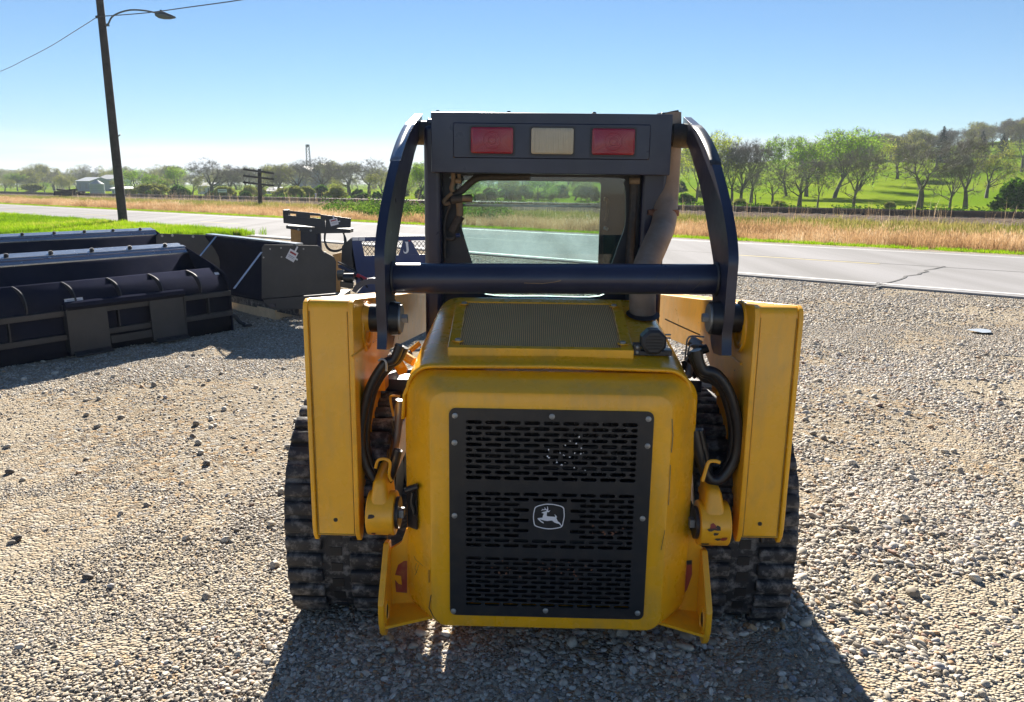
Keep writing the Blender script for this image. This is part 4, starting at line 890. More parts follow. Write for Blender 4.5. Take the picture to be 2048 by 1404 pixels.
# brown tube and exhaust on the right
rod('washer_tube', [(1268, 346), (1267, 400), (1264, 450), (1259, 520), (1258, 600)], .019, 'dark_dust', CY + .13, 10, 6, cab); rod('tube_coupling', [(1259, 362), (1279, 362)], .014, 'tan_dust', CY + .10, sp=2)
EXY = .90
ex = MB(); ep_ = [L(1338, 226, 1.10), L(1338, 290, 1.10), L(1335, 350, 1.10), L(1332, 400, 1.07), L(1330, 428, 1.02), L(1325, 455, .95), L(1312, 486, .82), L(1297, 520, .75), L(1288, 548, .71), L(1285, 575, .69), L(1285, 600, .68), L(1285, 650, .68)]
ex.tube(spline(ep_, 6), .0535, 26); ex_o = ex.build('exhaust_pipe', M['exhaust'], LD)
mb = MB(); p = L(1330, 425, 1.03); mb.cyl(p - Vector((0, 0, .014)), p + Vector((0, 0, .014)), .0615, 26); mb.box(p + Vector((-.066, -.01, 0)), (.02, .03, .022)); mb.build('pipe_clamp', M['rust'], ex_o)
mb = MB(); mb.cyl(L(1338, 226, 1.10) + Vector((0, 0, -.02)), L(1338, 226, 1.10) + Vector((-.005, 0, .002)), .047, 24); mb.build('pipe_mouth', M['core'], ex_o)
hx = L(1284, 628, .68).x; mb = MB(); hv = []
for k in range(28):
    a = 2 * math.pi * k / 28; y_ = .655 + .085 * math.sin(a); hv.append((hx + .068 * math.cos(a), y_, hood_z(y_) + .0085))
mb.add(hv, [tuple(range(28))]); mb.build('exhaust_opening', M['core'], hood_o, smooth=None)

# --- lower pivots, cylinders, hoses on either flank
for sgn in (-1, 1):
    if sgn < 0: pv = L(762, 1042, .12); x0, x1 = L(731, 1040, .05).x, L(790, 1040, .08).x
    else: pv = L(1430, 1045, .12); x1, x0 = L(1398, 1045, .08).x, L(1464, 1045, .05).x
    zc = L(1090, 1040 if sgn < 0 else 1046, .08).z
    lo = empty('lower_link'); lo.parent = LD
    mb = MB(); rr_ = .080
    mb.cyl((x0, .115, zc), (x1, .115, zc), rr_, 30); mb.build('pivot_boss', M['yellow_worn'], lo, bevel=.006)
    up = L(770 if sgn < 0 else 1418, 985, .20); mb = MB()
    xa, xb = min(x0, x1) + .008, max(x0, x1) - .012
    mb.hexa([(xa, .045, zc + .02), (xb, .045, zc + .02), (xb, .20, zc + .02), (xa, .20, zc + .02), (xa + .014, .085, zc + .135), (xb - .022, .085, zc + .135), (xb - .022, .24, zc + .16), (xa + .014, .24, zc + .16)]); mb.build('link_arm', M['yellow_worn'], lo, bevel=.02, seg=3)
    mb = MB(); mb.cyl((x1 - sgn * .000, .115, zc), (x1 - sgn * .012, .115, zc), .058, 24); mb.build('pivot_pin', M['black_dull'], lo)
    mb = MB(); mb.box((x1 - sgn * .020, .105, zc + .004), (.02, .035, .03)); mb.build('pin_bolt', M['steel'], lo, bevel=.003)
    # chips in the paint
    for k in range(13 if sgn > 0 else 6):
        a = R(random.uniform(158, 258)); cx_ = random.uniform(min(x0, x1) + .012, max(x0, x1) - .015); s_ = random.uniform(.004, .012)
        q = []
        for j in range(8):
            an = 2 * math.pi * j / 8; rr2 = s_ * random.uniform(.5, 1.2); aa = a + rr2 * math.sin(an) / rr_; q.append((cx_ + rr2 * 1.6 * math.cos(an), .115 + (rr_ + .002) * math.cos(aa) * (1), zc + (rr_ + .002) * math.sin(aa)))
        mb = MB(); mb.add(q, [tuple(range(8))]); mb.build('paint_chip', M['chip' if k % 3 else 'red_patch'], lo, smooth=None)
# lift cylinders (bright rods) and black guards in the gaps
rod('cylinder_rod', [(800, 800), (794, 870), (782, 920), (768, 958)], .015, 'steel', .34, 12, 5, LD); rod('cylinder_rod', [(795, 806), (778, 880), (764, 940)], .006, 'steel', .38, 8, 5, LD)
rod('hose_guide', [(800, 793), (784, 792), (781, 800), (787, 832)], .005, 'yellow_worn', .30, 8, 5, LD)
rod('hose_guide', [(751, 936), (756, 921), (770, 918), (780, 926), (778, 950), (783, 962)], .0055, 'yellow_worn', .12, 8, 5, LD)
rod('hose_guide', [(1440, 925), (1430, 922), (1418, 924), (1412, 938), (1405, 962)], .0065, 'yellow_worn', .10, 8, 5, LD)
for k, (dx, dy) in enumerate(((0, 0), (9, 4), (4, 12))):
    rod('hydraulic_hose', [(800 + dx, 690 + dy), (788 + dx, 718), (768 + dx, 728 + dy), (742 + dx, 770), (728 + dx, 820), (722 + dx, 880), (732 + dx, 930), (750 + dx, 958 - dy * .5), (768 + dx * .6, 966 - dy), (782, 950 - dy), (796, 900)], .0165, 'hose', .155 + .03 * k, 12, 6, LD)
    rod('hydraulic_hose', [(1392 - dx, 700 + dy), (1404, 738 + dy), (1432 - dx, 748 + dy), (1458 - dx, 784), (1474 - dx, 840), (1476 - dx, 890), (1464 - dx, 930), (1440 - dx, 958 - dy * .6), (1418, 956 - dy), (1402 + dx, 920), (1388 + dx, 860)], .0195, 'hose', .135 + .03 * k, 12, 6, LD)
rod('hose_clamp', [(757, 722), (764, 718), (772, 724), (773, 742)], .004, 'steel', .13, 8, 5, LD)
rod('coupling', [(1376, 714), (1388, 722), (1400, 734)], .019, 'hose', .36, 12, 4, LD); rod('coupling', [(800, 712), (790, 722), (780, 728)], .016, 'steel', .36, 12, 4, LD)
rod('brake_line', [(1408, 674), (1378, 674), (1372, 700), (1370, 720)], .0035, 'steel', .42, 8, 4, LD); rod('brake_line', [(1406, 690), (1382, 690), (1376, 706)], .0035, 'steel', .42, 8, 4, LD)
rod('brake_line', [(1400, 670), (1360, 652), (1330, 638)], .003, 'tan_dust', .7, 6, 4, LD)
# dark cross member and yellow stub seen in the gaps
mb = MB(); mb.box((-.52, .62, L(780, 770, .62).z), (.30, .10, .075)); mb.build('cross_member', M['black'], LD, bevel=.004)
mb = MB(); mb.box((.545, .66, L(1415, 770, .66).z), (.16, .10, .06)); mb.build('cross_member', M['black'], LD, bevel=.004)
for px, py in ((765, 765), (1437, 775)):
    p = L(px, py, .5); mb = MB(); mb.box(p, (.035, .08, .05)); mb.build('bracket', M['yellow_worn'], LD, bevel=.004)
for k in range(9):
    rr_ = random.Random(k); p = L(rr_.uniform(785, 830), rr_.uniform(650, 728), rr_.uniform(.40, .65)); mb = MB(); mb.cyl(p, p + Vector((rr_.uniform(-.06, .06), rr_.uniform(-.04, .04), rr_.uniform(-.05, .05))), rr_.uniform(.010, .022), 10); mb.build('hydraulic_fitting', M[('black_dull', 'steel', 'yellow_worn')[k % 3]], LD)
for k in range(6):
    rr_ = random.Random(40 + k); p = L(rr_.uniform(1372, 1415), rr_.uniform(690, 760), rr_.uniform(.42, .6)); mb = MB(); mb.cyl(p, p + Vector((rr_.uniform(-.06, .06), rr_.uniform(-.04, .04), rr_.uniform(-.05, .05))), rr_.uniform(.012, .022), 10); mb.build('hydraulic_fitting', M[('black_dull', 'hose', 'steel')[k % 3]], LD)
# inner uprights that close the gap between chassis and arms
for sgn in (-1, 1):
    xa = (hc - hw0 + .035) if sgn < 0 else (hc + hw0 - .035)
    mb = MB(); z1 = L(1100, 800, .2).z; z0 = L(1100, 1075, .2).z
    mb.prism([(xa, .13, z0), (xa, .13, z1), (xa, .20, z1 + .12), (xa, .9, z1 + .15), (xa, .9, z0 - .1), (xa, .25, z0 - .1)], (-sgn * .012, 0, 0)); mb.build('side_shield', M['yellow_worn'], LD, smooth=None)

# --- rubber tracks
prof = spline([(0, .45, .80), (0, .20, .74), (0, .055, .60), (0, .010, .43), (0, .012, .27), (0, .035, .13), (0, .12, .030), (0, .45, .022), (0, 1.1, .022), (0, 1.55, .025), (0, 1.85, .09), (0, 1.98, .27), (0, 1.93, .46), (0, 1.72, .58), (0, 1.2, .68), (0, .85, .755)], 10, True)
prof = [p + Vector((0, .155, 0)) for p in prof]
seglen = [0.0]
for i in range(len(prof)): seglen.append(seglen[-1] + (prof[(i + 1) % len(prof)] - prof[i]).length)
TOT = seglen[-1]
def on_track(d):
    d %= TOT
    for i in range(len(prof)):
        if seglen[i + 1] >= d:
            t = (d - seglen[i]) / (seglen[i + 1] - seglen[i]); a, b = prof[i], prof[(i + 1) % len(prof)]; return a.lerp(b, t), (b - a).normalized()
lug_w = .135; 
def lug_mesh():
    mb = MB(); w, l_, h = lug_w / 2, .021, .021
    mb.hexa([(-w, -l_ * 1.25, 0), (w, -l_ * 1.25, 0), (w, l_ * 1.25, 0), (-w, l_ * 1.25, 0), (-w * .97, -l_, h), (w * .97, -l_, h), (w * .97, l_, h), (-w * .97, l_, h)])
    me = mb.mesh('track_lug', None); bm = bmesh.new(); bm.from_mesh(me); bmesh.ops.bevel(bm, geom=[e for e in bm.edges], offset=.004, segments=1, affect='EDGES'); bm.to_mesh(me); bm.free(); me.shade_smooth(); me.set_sharp_from_angle(angle=R(40)); me.materials.append(M['rubber']); return me
lug = lug_mesh(); NL = int(TOT / .066)
for sgn in (-1, 1):
    xo = L(579, 1150, .20).x + .005 if sgn < 0 else L(1583, 1150, .20).x - .005
    xi = xo - sgn * .375; xc = (xo + xi) / 2; w = abs(xo - xi) / 2
    mb = MB(); n_ = len(prof); ring_o = [[], []]
    inner = []
    for i in range(n_):
        t = (prof[(i + 1) % n_] - prof[i - 1]).normalized(); nr = Vector((0, t.z, -t.y)); inner.append(nr)
    # outward normal check
    cen = sum(prof, Vector()) / n_; sg = 1 if inner[0].dot(prof[0] - cen) > 0 else -1
    rings = []
    for i in range(n_):
        p = prof[i]; q = p - inner[i] * sg * .03; rings.append([(xc - w, p.y, p.z), (xc + w, p.y, p.z), (xc + w, q.y, q.z), (xc - w, q.y, q.z)])
    vs = [v for r_ in rings for v in r_]; fs = []
    for i in range(n_):
        j = (i + 1) % n_
        for k in range(4): fs.append((i * 4 + k, i * 4 + (k + 1) % 4, j * 4 + (k + 1) % 4, j * 4 + k))
    mb.add(vs, fs); tr = mb.build('track', M['rubber'], LD, smooth=40)
    for i in range(NL):
        p, t = on_track(i * TOT / NL); nr = Vector((0, t.z, -t.y)) * sg
        for cx_ in (xc - .118, xc + .118):
            o = link('track_lug', lug, tr); ex_v = Vector((1, 0, 0)); ey = nr.cross(ex_v)
            o.matrix_local = Matrix(((1, ey.x, nr.x, cx_), (0, ey.y, nr.y, p.y + nr.y * .0), (0, ey.z, nr.z, p.z + nr.z * .0), (0, 0, 0, 1)))
        if prof and p.y < .6:  # guide slots down the middle
            pass
    # holes down the middle where the drive teeth show
    hm = MB()
    hm.box((0, 0, 0), (.042, .034, .010)); hme = hm.mesh('drive_hole', None); hme.materials.append(M['core'])
    for i in range(NL):
        p, t = on_track((i + .5) * TOT / NL)
        if p.y > .85: continue
        nr = Vector((0, t.z, -t.y)) * sg; ey = nr.cross(Vector((1, 0, 0))); o = link('drive_hole', hme, tr)
        o.matrix_local = Matrix(((1, ey.x, nr.x, xc), (0, ey.y, nr.y, p.y + nr.y * -.002), (0, ey.z, nr.z, p.z + nr.z * -.002), (0, 0, 0, 1)))
    mb = MB(); 
    for (y_, z_, r_) in ((.52, .40, .27), (1.82, .32, .24), (.95, .18, .12), (1.20, .18, .12), (1.45, .18, .12)): mb.cyl((xc - .06, y_, z_), (xc + .06, y_, z_), r_, 28)
    mb.build('track_wheels', M['black_dull'], LD)
    mb = MB(); mb.box((xc - sgn * .02, 1.15, .42), (.16, 1.3, .18)); mb.build('track_frame', M['yellow_worn'], LD, bevel=.01)

for nd in M['rubber'].node_tree.nodes:
    if nd.type == 'TEX_COORD': nd.object = LD

# ------------------------------------------------------------------ attachments parked in the yard
def frame(o, a, b):  # matrix whose x runs along a, y along b (horizontal unit vectors)
    return Matrix(((a[0], b[0], 0, o[0]), (a[1], b[1], 0, o[1]), (0, 0, 1, 0), (0, 0, 0, 1)))
def make_bucket(name, O, yaw, length, label, qa=True):
    """snow bucket rolled back on its heel: x runs from its right end to its left end, y from the back plate to the cutting edge"""
    a = (-math.sin(yaw), -math.cos(yaw)); b = (-math.cos(yaw), math.sin(yaw))
    root = empty(name); root.matrix_world = frame((O.x, O.y), a, b); tag(root, label, 'bucket', 'black buckets parked at the yard edge')
    shell = spline([(0, .04, .44), (0, .065, .53), (0, .15, .63), (0, .30, .70)], 6)
    mb = MB(); prof_ = [Vector((0, .20, -.03)), Vector((0, .06, -.02)), Vector((0, .045, .22)), Vector((0, .04, .44))] + shell[1:]
    mb.strip([[(0.012, p.y, p.z), (length - .012, p.y, p.z)] for p in prof_]); mb.build('back_shell', M['bucket'], root, smooth=40, solid=.010)
    fl = [Vector((0, .20, -.03)), Vector((0, .34, .09)), Vector((0, .80, .80)), Vector((0, .86, .885))]
    mb = MB(); mb.strip([[(0.012, p.y, p.z), (length - .012, p.y, p.z)] for p in fl]); mb.build('floor_plate', M['bucket'], root, smooth=40, solid=.010)
    mb = MB(); mb.hexa([(.0, .80, .835), (length, .80, .835), (length, .80, .850), (.0, .80, .850), (.0, .90, .892), (length, .90, .892), (length, .89, .910), (.0, .89, .910)]); mb.build('lip_flange', M['edge_steel'], root, smooth=None)
    mb = MB(); mb.hexa([(.0, .895, .893), (length, .895, .893), (length, 1.06, .925), (.0, 1.06, .925), (.0, .893, .915), (length, .893, .915), (length, 1.058, .945), (.0, 1.058, .945)]); ce = mb.build('cutting_edge', M['edge_steel'], root, smooth=None)
    k = 0.22
    while k < length:
        mb = MB(); mb.cyl((k, .955, .926), (k, .945, .950), .024, 6); mb.cyl((k, .945, .950), (k, .943, .958), .014, 8); mb.build('edge_bolt', M['black_dull'], ce); k += .42
    for x in (0.0, length - .016):
        mb = MB(); mb.prism([(x, .02, -.03), (x, .02, .46), (x, .035, .55), (x, .12, .655), (x, .30, .725), (x, .62, .825), (x, .98, .935), (x, .99, .915), (x, .84, .82), (x, .50, .30), (x, .34, .03), (x, .14, -.04)], (.016, 0, 0)); mb.build('side_plate', M['bucket'], root, smooth=None, bevel=.003)
    k = .36
    while k < length:  # curved ribs over the back
        out_ = [Vector((k, p.y - .045 * math.sin(min(1, i / (len(shell) - 1)) * math.pi * .98) - .008, p.z + .03 * math.sin(i / (len(shell) - 1) * math.pi))) for i, p in enumerate(shell)]
        inn_ = [Vector((k, p.y + .004, p.z - .004)) for p in shell]
        mb = MB(); mb.prism(out_ + inn_[::-1], (.012, 0, 0)); mb.build('rib', M['black_dull'], root, smooth=None); k += .44
    for z0, z1, y0 in ((.40, .455, .0), (.17, .225, .0)):
        mb = MB(); mb.box((length / 2, y0 + .02, (z0 + z1) / 2), (length - .03, .05, z1 - z0)); mb.build('back_rail', M['black_dull'], root, bevel=.004)
    mb = MB(); mb.box((length / 2, .075, .31), (length - .04, .012, .16)); mb.build('back_sheet', M['bucket'], root, smooth=None)
    for x in [.30 + .5 * q for q in range(int(length / .5))]:
        mb = MB(); mb.box((x, .03, .31), (.012, .07, .20)); mb.build('gusset', M['black_dull'], root, smooth=None)
    if qa:
        m0, w_ = 0.60, 1.22
        for x in (m0 + .20, m0 + w_ - .20):
            mb = MB(); mb.prism([(x - .19, -.045, .03), (x + .19, -.045, .03), (x + .19, -.03, .50), (x - .19, -.03, .50)], (0, .012, 0)); mb.build('coupler_plate', M['black_dull'], root, smooth=None)
            mb = MB(); mb.prism([(x - .18, -.12, .015), (x + .18, -.12, .015), (x + .17, -.03, .045), (x - .17, -.03, .045)], (0, 0, .012)); sf = mb.build('coupler_foot', M['black_dull'], root, smooth=None)
            for q in (-.06, .05): mb = MB(); mb.box((x + q, -.075, .0415), (.05, .035, .004)); mb.build('coupler_slot', M['core'], sf, smooth=None)
        mb = MB(); mb.prism([(m0, -.035, .455), (m0, -.075, .49), (m0, -.055, .525), (m0, .0, .54), (m0, .02, .455)], (w_, 0, 0)); mb.build('coupler_top', M['bucket'], root, smooth=None, bevel=.004)
        mb = MB(); mb.box((m0 + w_ / 2, -.03, .115), (.42, .02, .075)); mb.build('coupler_bar', M['black_dull'], root, smooth=None)
        for x in (m0 + .004, m0 + w_ - .016): mb = MB(); mb.prism([(x, -.045, .03), (x, -.05, .50), (x, .05, .50), (x, .05, .06)], (.012, 0, 0)); mb.build('coupler_side', M['black_dull'], root, smooth=None)
    for x in (.36, .50):  # pale rods lying inside near the right end
        mb = MB(); mb.tube([(x, .50, .42), (x + .02, .56, .66)], .013, 8); mb.build('tie_rod', M['strap'], root)
    mb = MB(); mb.box((.13, .070, .655), (.05, .002, .035), Matrix.Rotation(R(-50), 3, 'X')); mb.build('sticker', M['paper'], root, smooth=None)
    mb = MB(); mb.box((1.70, .033, .535), (.17, .002, .055), Matrix.Rotation(R(-14), 3, 'X')); st = mb.build('sticker', M['paper'], root, smooth=None)
    for q in range(3): mb = MB(); mb.box((1.70, .029 + .003 * q, .519 + .013 * q), (.13, .0015, .004), Matrix.Rotation(R(-14), 3, 'X')); mb.build('print_line', M['print_grey'], st, smooth=None)
    return root
b1 = make_bucket('snow_bucket', gnd(470, 659), R(37), 3.3, 'long black snow bucket nearest the loader with coupler plate and bright cutting edge')
mb = MB(); mb.tube(spline([(-.005, .10, .14), (-.06, .08, .14), (-.10, .05, .07), (-.15, .02, .035)], 5), .022, 10); mb.box((-.17, .01, .022), (.09, .06, .022)); mb.build('skid_foot', M['black_dull'], b1)
l2 = at(350, 490, 12.15)
make_bucket('snow_bucket', Vector((l2.x + .3 * math.cos(R(40)), l2.y - .3 * math.sin(R(40)), 0)), R(40), 3.4, 'black snow bucket standing behind the nearer bucket beside the lawn', qa=False)

# --- angled black pusher with two end plates on a pallet
ps = empty('snow_pusher', (-2.9, 9.0, 0)); tag(ps, 'black snow pusher with flat end plates strapped to a wooden pallet', 'snow pusher')
pinv = Matrix.Translation((2.9, -9.0, 0))
def PS(px, py, Y): return pinv @ at(px, py, Y)
def plate(pxs, Y, th, name, mat='black_dull', par=ps): 
    mb = MB(); mb.prism([PS(x, y, Y) for x, y in pxs], (0, th, 0)); return mb.build(name, M[mat], par, smooth=None, bevel=.006)
near = plate([(523, 495), (528, 489), (636, 491), (646, 502), (668, 514), (672, 524), (672, 586), (523, 598)], 9.0, .012, 'end_plate')
far = plate([(312, 472), (317, 467), (412, 470), (440, 484), (440, 552), (330, 552), (312, 530)], 10.56, .012, 'end_plate')
for px, py in ((540, 498), (562, 496), (607, 498), (527, 515), (563, 514), (649, 505)):
    p = PS(px, py, 8.995); mb = MB(); mb.cyl(p + Vector((0, .006, 0)), p, .010, 8); mb.build('plate_bolt', M['steel'], near)
for px, py in ((324, 471.5), (344.5, 471), (386, 473)):
    p = PS(px, py, 10.555); mb = MB(); mb.cyl(p + Vector((0, .006, 0)), p, .018, 8); mb.build('plate_bolt', M['steel'], far)
A0, A1 = PS(590, 490.5, 9.02), PS(411, 470.5, 10.55); zb = 0.20
dv = (A1 - A0); dv.z = 0; dl = dv.length; dv.normalize(); nv = Vector((-dv.y, dv.x, 0))
if nv.y > 0: nv = -nv  # concave face looks left and towards the camera
mrow = []
for k in range(9):
    t = k / 8; off = .22 * math.sin(t * math.pi) ; z = zb + (A0.z - zb) * t
    mrow.append([Vector((A0.x, A0.y, z)) - nv * off * .6 - Vector((.0, 0, 0)), Vector((A1.x, A1.y, z + (A1.z - A0.z) * t)) - nv * off * .6])
mb = MB(); mb.strip(mrow); mb.build('mouldboard', M['bucket'], ps, smooth=40, solid=.012)
mb = MB(); q = nv * .11
mb.hexa([A0, A1, A1 - q, A0 - q, A0 + Vector((0, 0, .02)), A1 + Vector((0, 0, .02)), A1 - q + Vector((0, 0, .02)), A0 - q + Vector((0, 0, .02))]); mb.build('top_rail', M['edge_steel'], ps, smooth=None)
mb = MB(); e0, e1 = Vector((A0.x, A0.y, zb)), Vector((A1.x, A1.y, zb)); mb.hexa([e0, e1, e1 + nv * .02, e0 + nv * .02, e0 - Vector((0, 0, .09)), e1 - Vector((0, 0, .09)), e1 + nv * .02 - Vector((0, 0, .09)), e0 + nv * .02 - Vector((0, 0, .09))]); mb.build('rubber_edge', M['rubber'], ps, smooth=None)
# skid shoe under the near plate
mb = MB(); mb.prism([PS(525, 599, 8.98), PS(674, 587, 8.98), PS(660, 612, 8.98), PS(640, 617, 8.98), PS(548, 620, 8.98), PS(536, 614, 8.98)], (0, .09, 0)); sk = mb.build('skid_shoe', M['black_dull'], ps, smooth=None, bevel=.005)
for px in (541, 603): 
    mb = MB(); mb.prism([PS(px, 607, 8.975), PS(px + 9, 607, 8.975), PS(px + 11, 613, 8.975), PS(px - 2, 614, 8.975)], (0, -.02, 0)); mb.build('shoe_lug', M['black'], sk, smooth=None)
for pts in ([(432, 473, 10.3), (396, 517, 9.9)], [(523, 504, 8.99), (468, 577, 8.8)]):
    a, b = (PS(*p) for p in pts); mb = MB(); mb.strip([[a + Vector((-.012, 0, 0)), a + Vector((.012, 0, 0))], [b + Vector((-.012, 0, 0)), b + Vector((.012, 0, 0))]]); mb.build('tie_strap', M['strap'], ps, smooth=None, solid=.002)
def tagcard(cx, cy, Y, w, h, ang, par, inv):
    p = inv @ at(cx, cy, Y); rm = Matrix.Rotation(R(ang), 3, 'Y'); mb = MB(); mb.box(p, (w, .002, h), rm); mb.box(p + rm @ Vector((w * .1, 0, h * .75)), (w * .18, .002, h * .5), rm); mb.box(p + rm @ Vector((w * .62, 0, -h * .1)), (w * .3, .002, h * .16), rm)
    c_ = mb.build('paper_tag', M['paper'], par, smooth=None)
    for dz, mk, hh in ((.24, 'print_red', .18), (-.08, 'print_grey', .04), (-.22, 'print_grey', .03)):
        mb = MB(); mb.box(p + rm @ Vector((0, -.003, h * dz)), (w * .72, .002, h * hh), rm); mb.build('print', M[mk], c_, smooth=None)
tagcard(584, 511, 8.985, .105, .125, 30, ps, pinv)
# pallet: bearers and boards
pl = empty('pallet', (-2.9, 9.0, 0)); tag(pl, 'pale timber pallet lying under the snow pusher', 'pallet')
def board(a, b, w, h, z, name='board'):
    a, b = Vector(a), Vector(b); a.z = b.z = z; d = (b - a); d.normalize(); n_ = Vector((-d.y, d.x, 0)) * w / 2; off = Vector((2.9, -9.0, 0))
    mb = MB(); mb.hexa([p + off for p in (a - n_, b - n_, b + n_, a + n_)] + [p + off + Vector((0, 0, h)) for p in (a - n_, b - n_, b + n_, a + n_)]); mb.build(name, M['pine'], pl, smooth=None, bevel=.003)
board(gnd(468, 618), gnd(556, 641), .06, .13, .0, 'bearer'); board(gnd(553, 639), gnd(690, 612), .06, .13, .0, 'bearer'); board(gnd(540, 606), gnd(650, 634), .06, .13, .0, 'bearer')
for q in range(6):
    t = q / 5; a = gnd(468, 618).lerp(gnd(556, 641), t); d = gnd(690, 612) - gnd(556, 641); board(a, a + d * 1.0, .10, .022, .132)
board(gnd(470, 604), gnd(545, 596), .11, .03, .16)

# --- tall black coupler frame with hose, plywood packing
tf = empty('post_frame', at(640, 600, 11.2)); tf.location.z = 0; tag(tf, 'tall black steel attachment with slotted top, paper tag and looped hose', 'attachment')
tinv = Matrix.Translation(-tf.location)
def TF(px, py, Y): return tinv @ at(px, py, Y)
def tplate(pxs, Y, th, name, mat='black_dull', bev=.004): mb = MB(); mb.prism([TF(x, y, Y) for x, y in pxs], (0, th, 0)); return mb.build(name, M[mat], tf, smooth=None, bevel=bev)
tplate([(568, 432), (650, 440), (651, 457), (567, 446)], 11.2, .012, 'top_face'); tp_ = tplate([(565, 420), (568, 420), (570, 446), (567, 446)], 11.19, .30, 'end_cheek')
for (a, b, ya, yb) in ((566, 576, 424, 430), (581, 612, 424, 427), (618, 622, 433, 434), (640, 650, 431, 432)):
    pass
tplate([(566, 420), (576, 421), (576, 433), (568, 432.6)], 11.2, .012, 'top_face'); tplate([(576, 421), (592, 422.5), (592, 428), (576, 427)], 11.2, .012, 'top_face'); tplate([(592, 422.5), (620, 425), (620, 437), (592, 434.5)], 11.2, .012, 'top_face'); tplate([(620, 425), (641, 427), (641, 432), (620, 431)], 11.2, .012, 'top_face')
tplate([(576, 430.5), (592, 432), (592, 434.5), (576, 433.3)], 11.2, .012, 'top_face')
tplate([(641, 429), (651, 430), (702, 437), (701, 456), (651, 457), (651, 440), (641, 439)], 11.2, .012, 'top_face'); tplate([(620, 435), (641, 437), (641, 439.5), (620, 437.3)], 11.2, .012, 'top_face')
tplate([(572, 451), (700, 458), (700, 466), (634, 467), (572, 457)], 11.25, .25, 'flange')
tplate([(601, 457), (640, 460), (643, 500), (650, 560), (601, 560)], 11.3, .05, 'column', 'black'); tplate([(601, 455), (624, 458), (634, 468), (632, 492), (601, 490)], 11.26, .03, 'gusset')
tplate([(581, 455), (601, 457), (602, 560), (584, 560)], 11.45, .04, 'packing_board', 'plywood'); tplate([(665, 509), (682, 505), (680, 592), (667, 592)], 11.4, .05, 'packing_board', 'plywood')
for px, py in ((597, 459), (622, 461)): p = TF(px, py, 11.24); mb = MB(); mb.cyl(p, p + Vector((0, -.02, 0)), .016, 8); mb.build('bolt', M['steel'], tf)
for k in range(2):
    mb = MB(); mb.tube(spline([TF(650 + 1.5 * k, 463, 11.3), TF(649 + k, 482, 11.28), TF(656 + 2 * k, 498 - k, 11.28), TF(672, 503 - 2 * k, 11.3), TF(688 - k, 495, 11.3), TF(692 - 3 * k, 480, 11.32), TF(685 + 2 * k, 463, 11.35)], 6), .011, 8); mb.build('hose_loop', M['hose'], tf)
tagcard(668, 444, 11.19, .115, .095, -14, tf, tinv)
mb = MB(); mb.box((0, .1, .03), (.7, .8, .06)); mb.build('base', M['black_dull'], tf, bevel=.005)

# --- navy bale spear frame / carry-all with mesh windows and the letter J, hydraulic gear at its foot
nb = empty('navy_carrier', at(780, 600, 9.6)); nb.location.z = 0; tag(nb, 'navy blue steel carrier with diamond mesh windows and a white letter J', 'attachment')
ninv = Matrix.Translation(-nb.location)
def NB(px, py, Y): return ninv @ at(px, py, Y)
NYD = 9.6
def wallring(outer, holes, mat, name):
    # rectangular panel rows between openings
    pass
topy = lambda px: 474.5 - (px - 705) * (474.5 - 471) / 180
strips = [[(704, 474.5), (890, 470.8), (890, 480), (704, 483)], [(704, 512), (890, 508), (890, 596), (716, 596)], [(704, 483), (723, 482.6), (729, 511.8), (704, 512)], [(806, 481), (822, 480.8), (838, 509), (797, 510)], [(880, 480), (890, 480), (890, 508), (880, 508)]]
for q in strips: mb = MB(); mb.prism([NB(x, y, NYD) for x, y in q], (0, .010, 0)); mb.build('panel', M['navy'], nb, smooth=None)
mb = MB()
def clipline(x, y0, y1): return x
for wa, wb in (((723, 806), (729, 797)), ((822, 880), (838, 880))):
    (tx0, tx1), (bx0_, bx1_) = wa, wb; y0, y1 = 482, 511
    for k in range(-6, 26):
        for s_ in (1, -1):
            x_a = tx0 + k * 8.2; pa = []
            for q in range(9):
                yy_ = y0 + (y1 - y0) * q / 8; xx_ = x_a + s_ * (yy_ - y0) * 0.78; f = (yy_ - y0) / (y1 - y0)
                if tx0 + (bx0_ - tx0) * f <= xx_ <= tx1 + (bx1_ - tx1) * f: pa.append(NB(xx_, yy_, NYD + .006))
            if len(pa) > 1: mb.tube([pa[0], pa[-1]], .0042, 4, cap=False)
mb.build('diamond_mesh', M['black_dull'], nb, smooth=None)
mb = MB(); jp = [NB(x, y, NYD - .004) for x, y in ((806.5, 484.5), (815, 483.8), (816, 499), (815, 504), (811, 507), (807, 505.5), (806, 501))]
mb.strip([[NB(x0, y, NYD - .003), NB(x1, y, NYD - .003)] for x0, x1, y in ((809.5, 816.5, 483.5), (811.5, 816, 486), (812.2, 816.6, 492), (813, 817.5, 499), (813, 817.3, 502), (811.5, 816.2, 504.6), (809, 813.5, 506.8))]); mb.strip([[NB(x, y0, NYD - .003), NB(x, y1, NYD - .003)] for x, y0, y1 in ((813, 503.4, 507), (810.5, 504.4, 507.2), (808.2, 503, 506), (806.8, 500.2, 503.6), (807.2, 499.2, 501))])
mb.build('letter_j', M['white_print'], nb, smooth=None, solid=.003)
mb = MB(); mb.prism([NB(x, y, NYD - .002) for x, y in ((816.5, 480.5), (821, 480.5), (819.5, 483), (818, 483))], (0, -.002, 0)); mb.build('red_mark', M['red'], nb, smooth=None)
mb = MB(); mb.prism([NB(x, y, NYD) for x, y in ((703, 475), (684, 492), (682, 530), (686, 556), (716, 560), (706, 500))], (0, .012, 0)); mb.build('wing_plate', M['black_dull'], nb, smooth=None)
for a, b in ((705, 717), (718, 730)): mb = MB(); mb.prism([NB(x, y, NYD - .002) for x, y in ((a, 475.3), (b, 475), (b, 481), (a, 481.3))], (0, -.002, 0)); mb.build('sticker', M['paper'], nb, smooth=None)
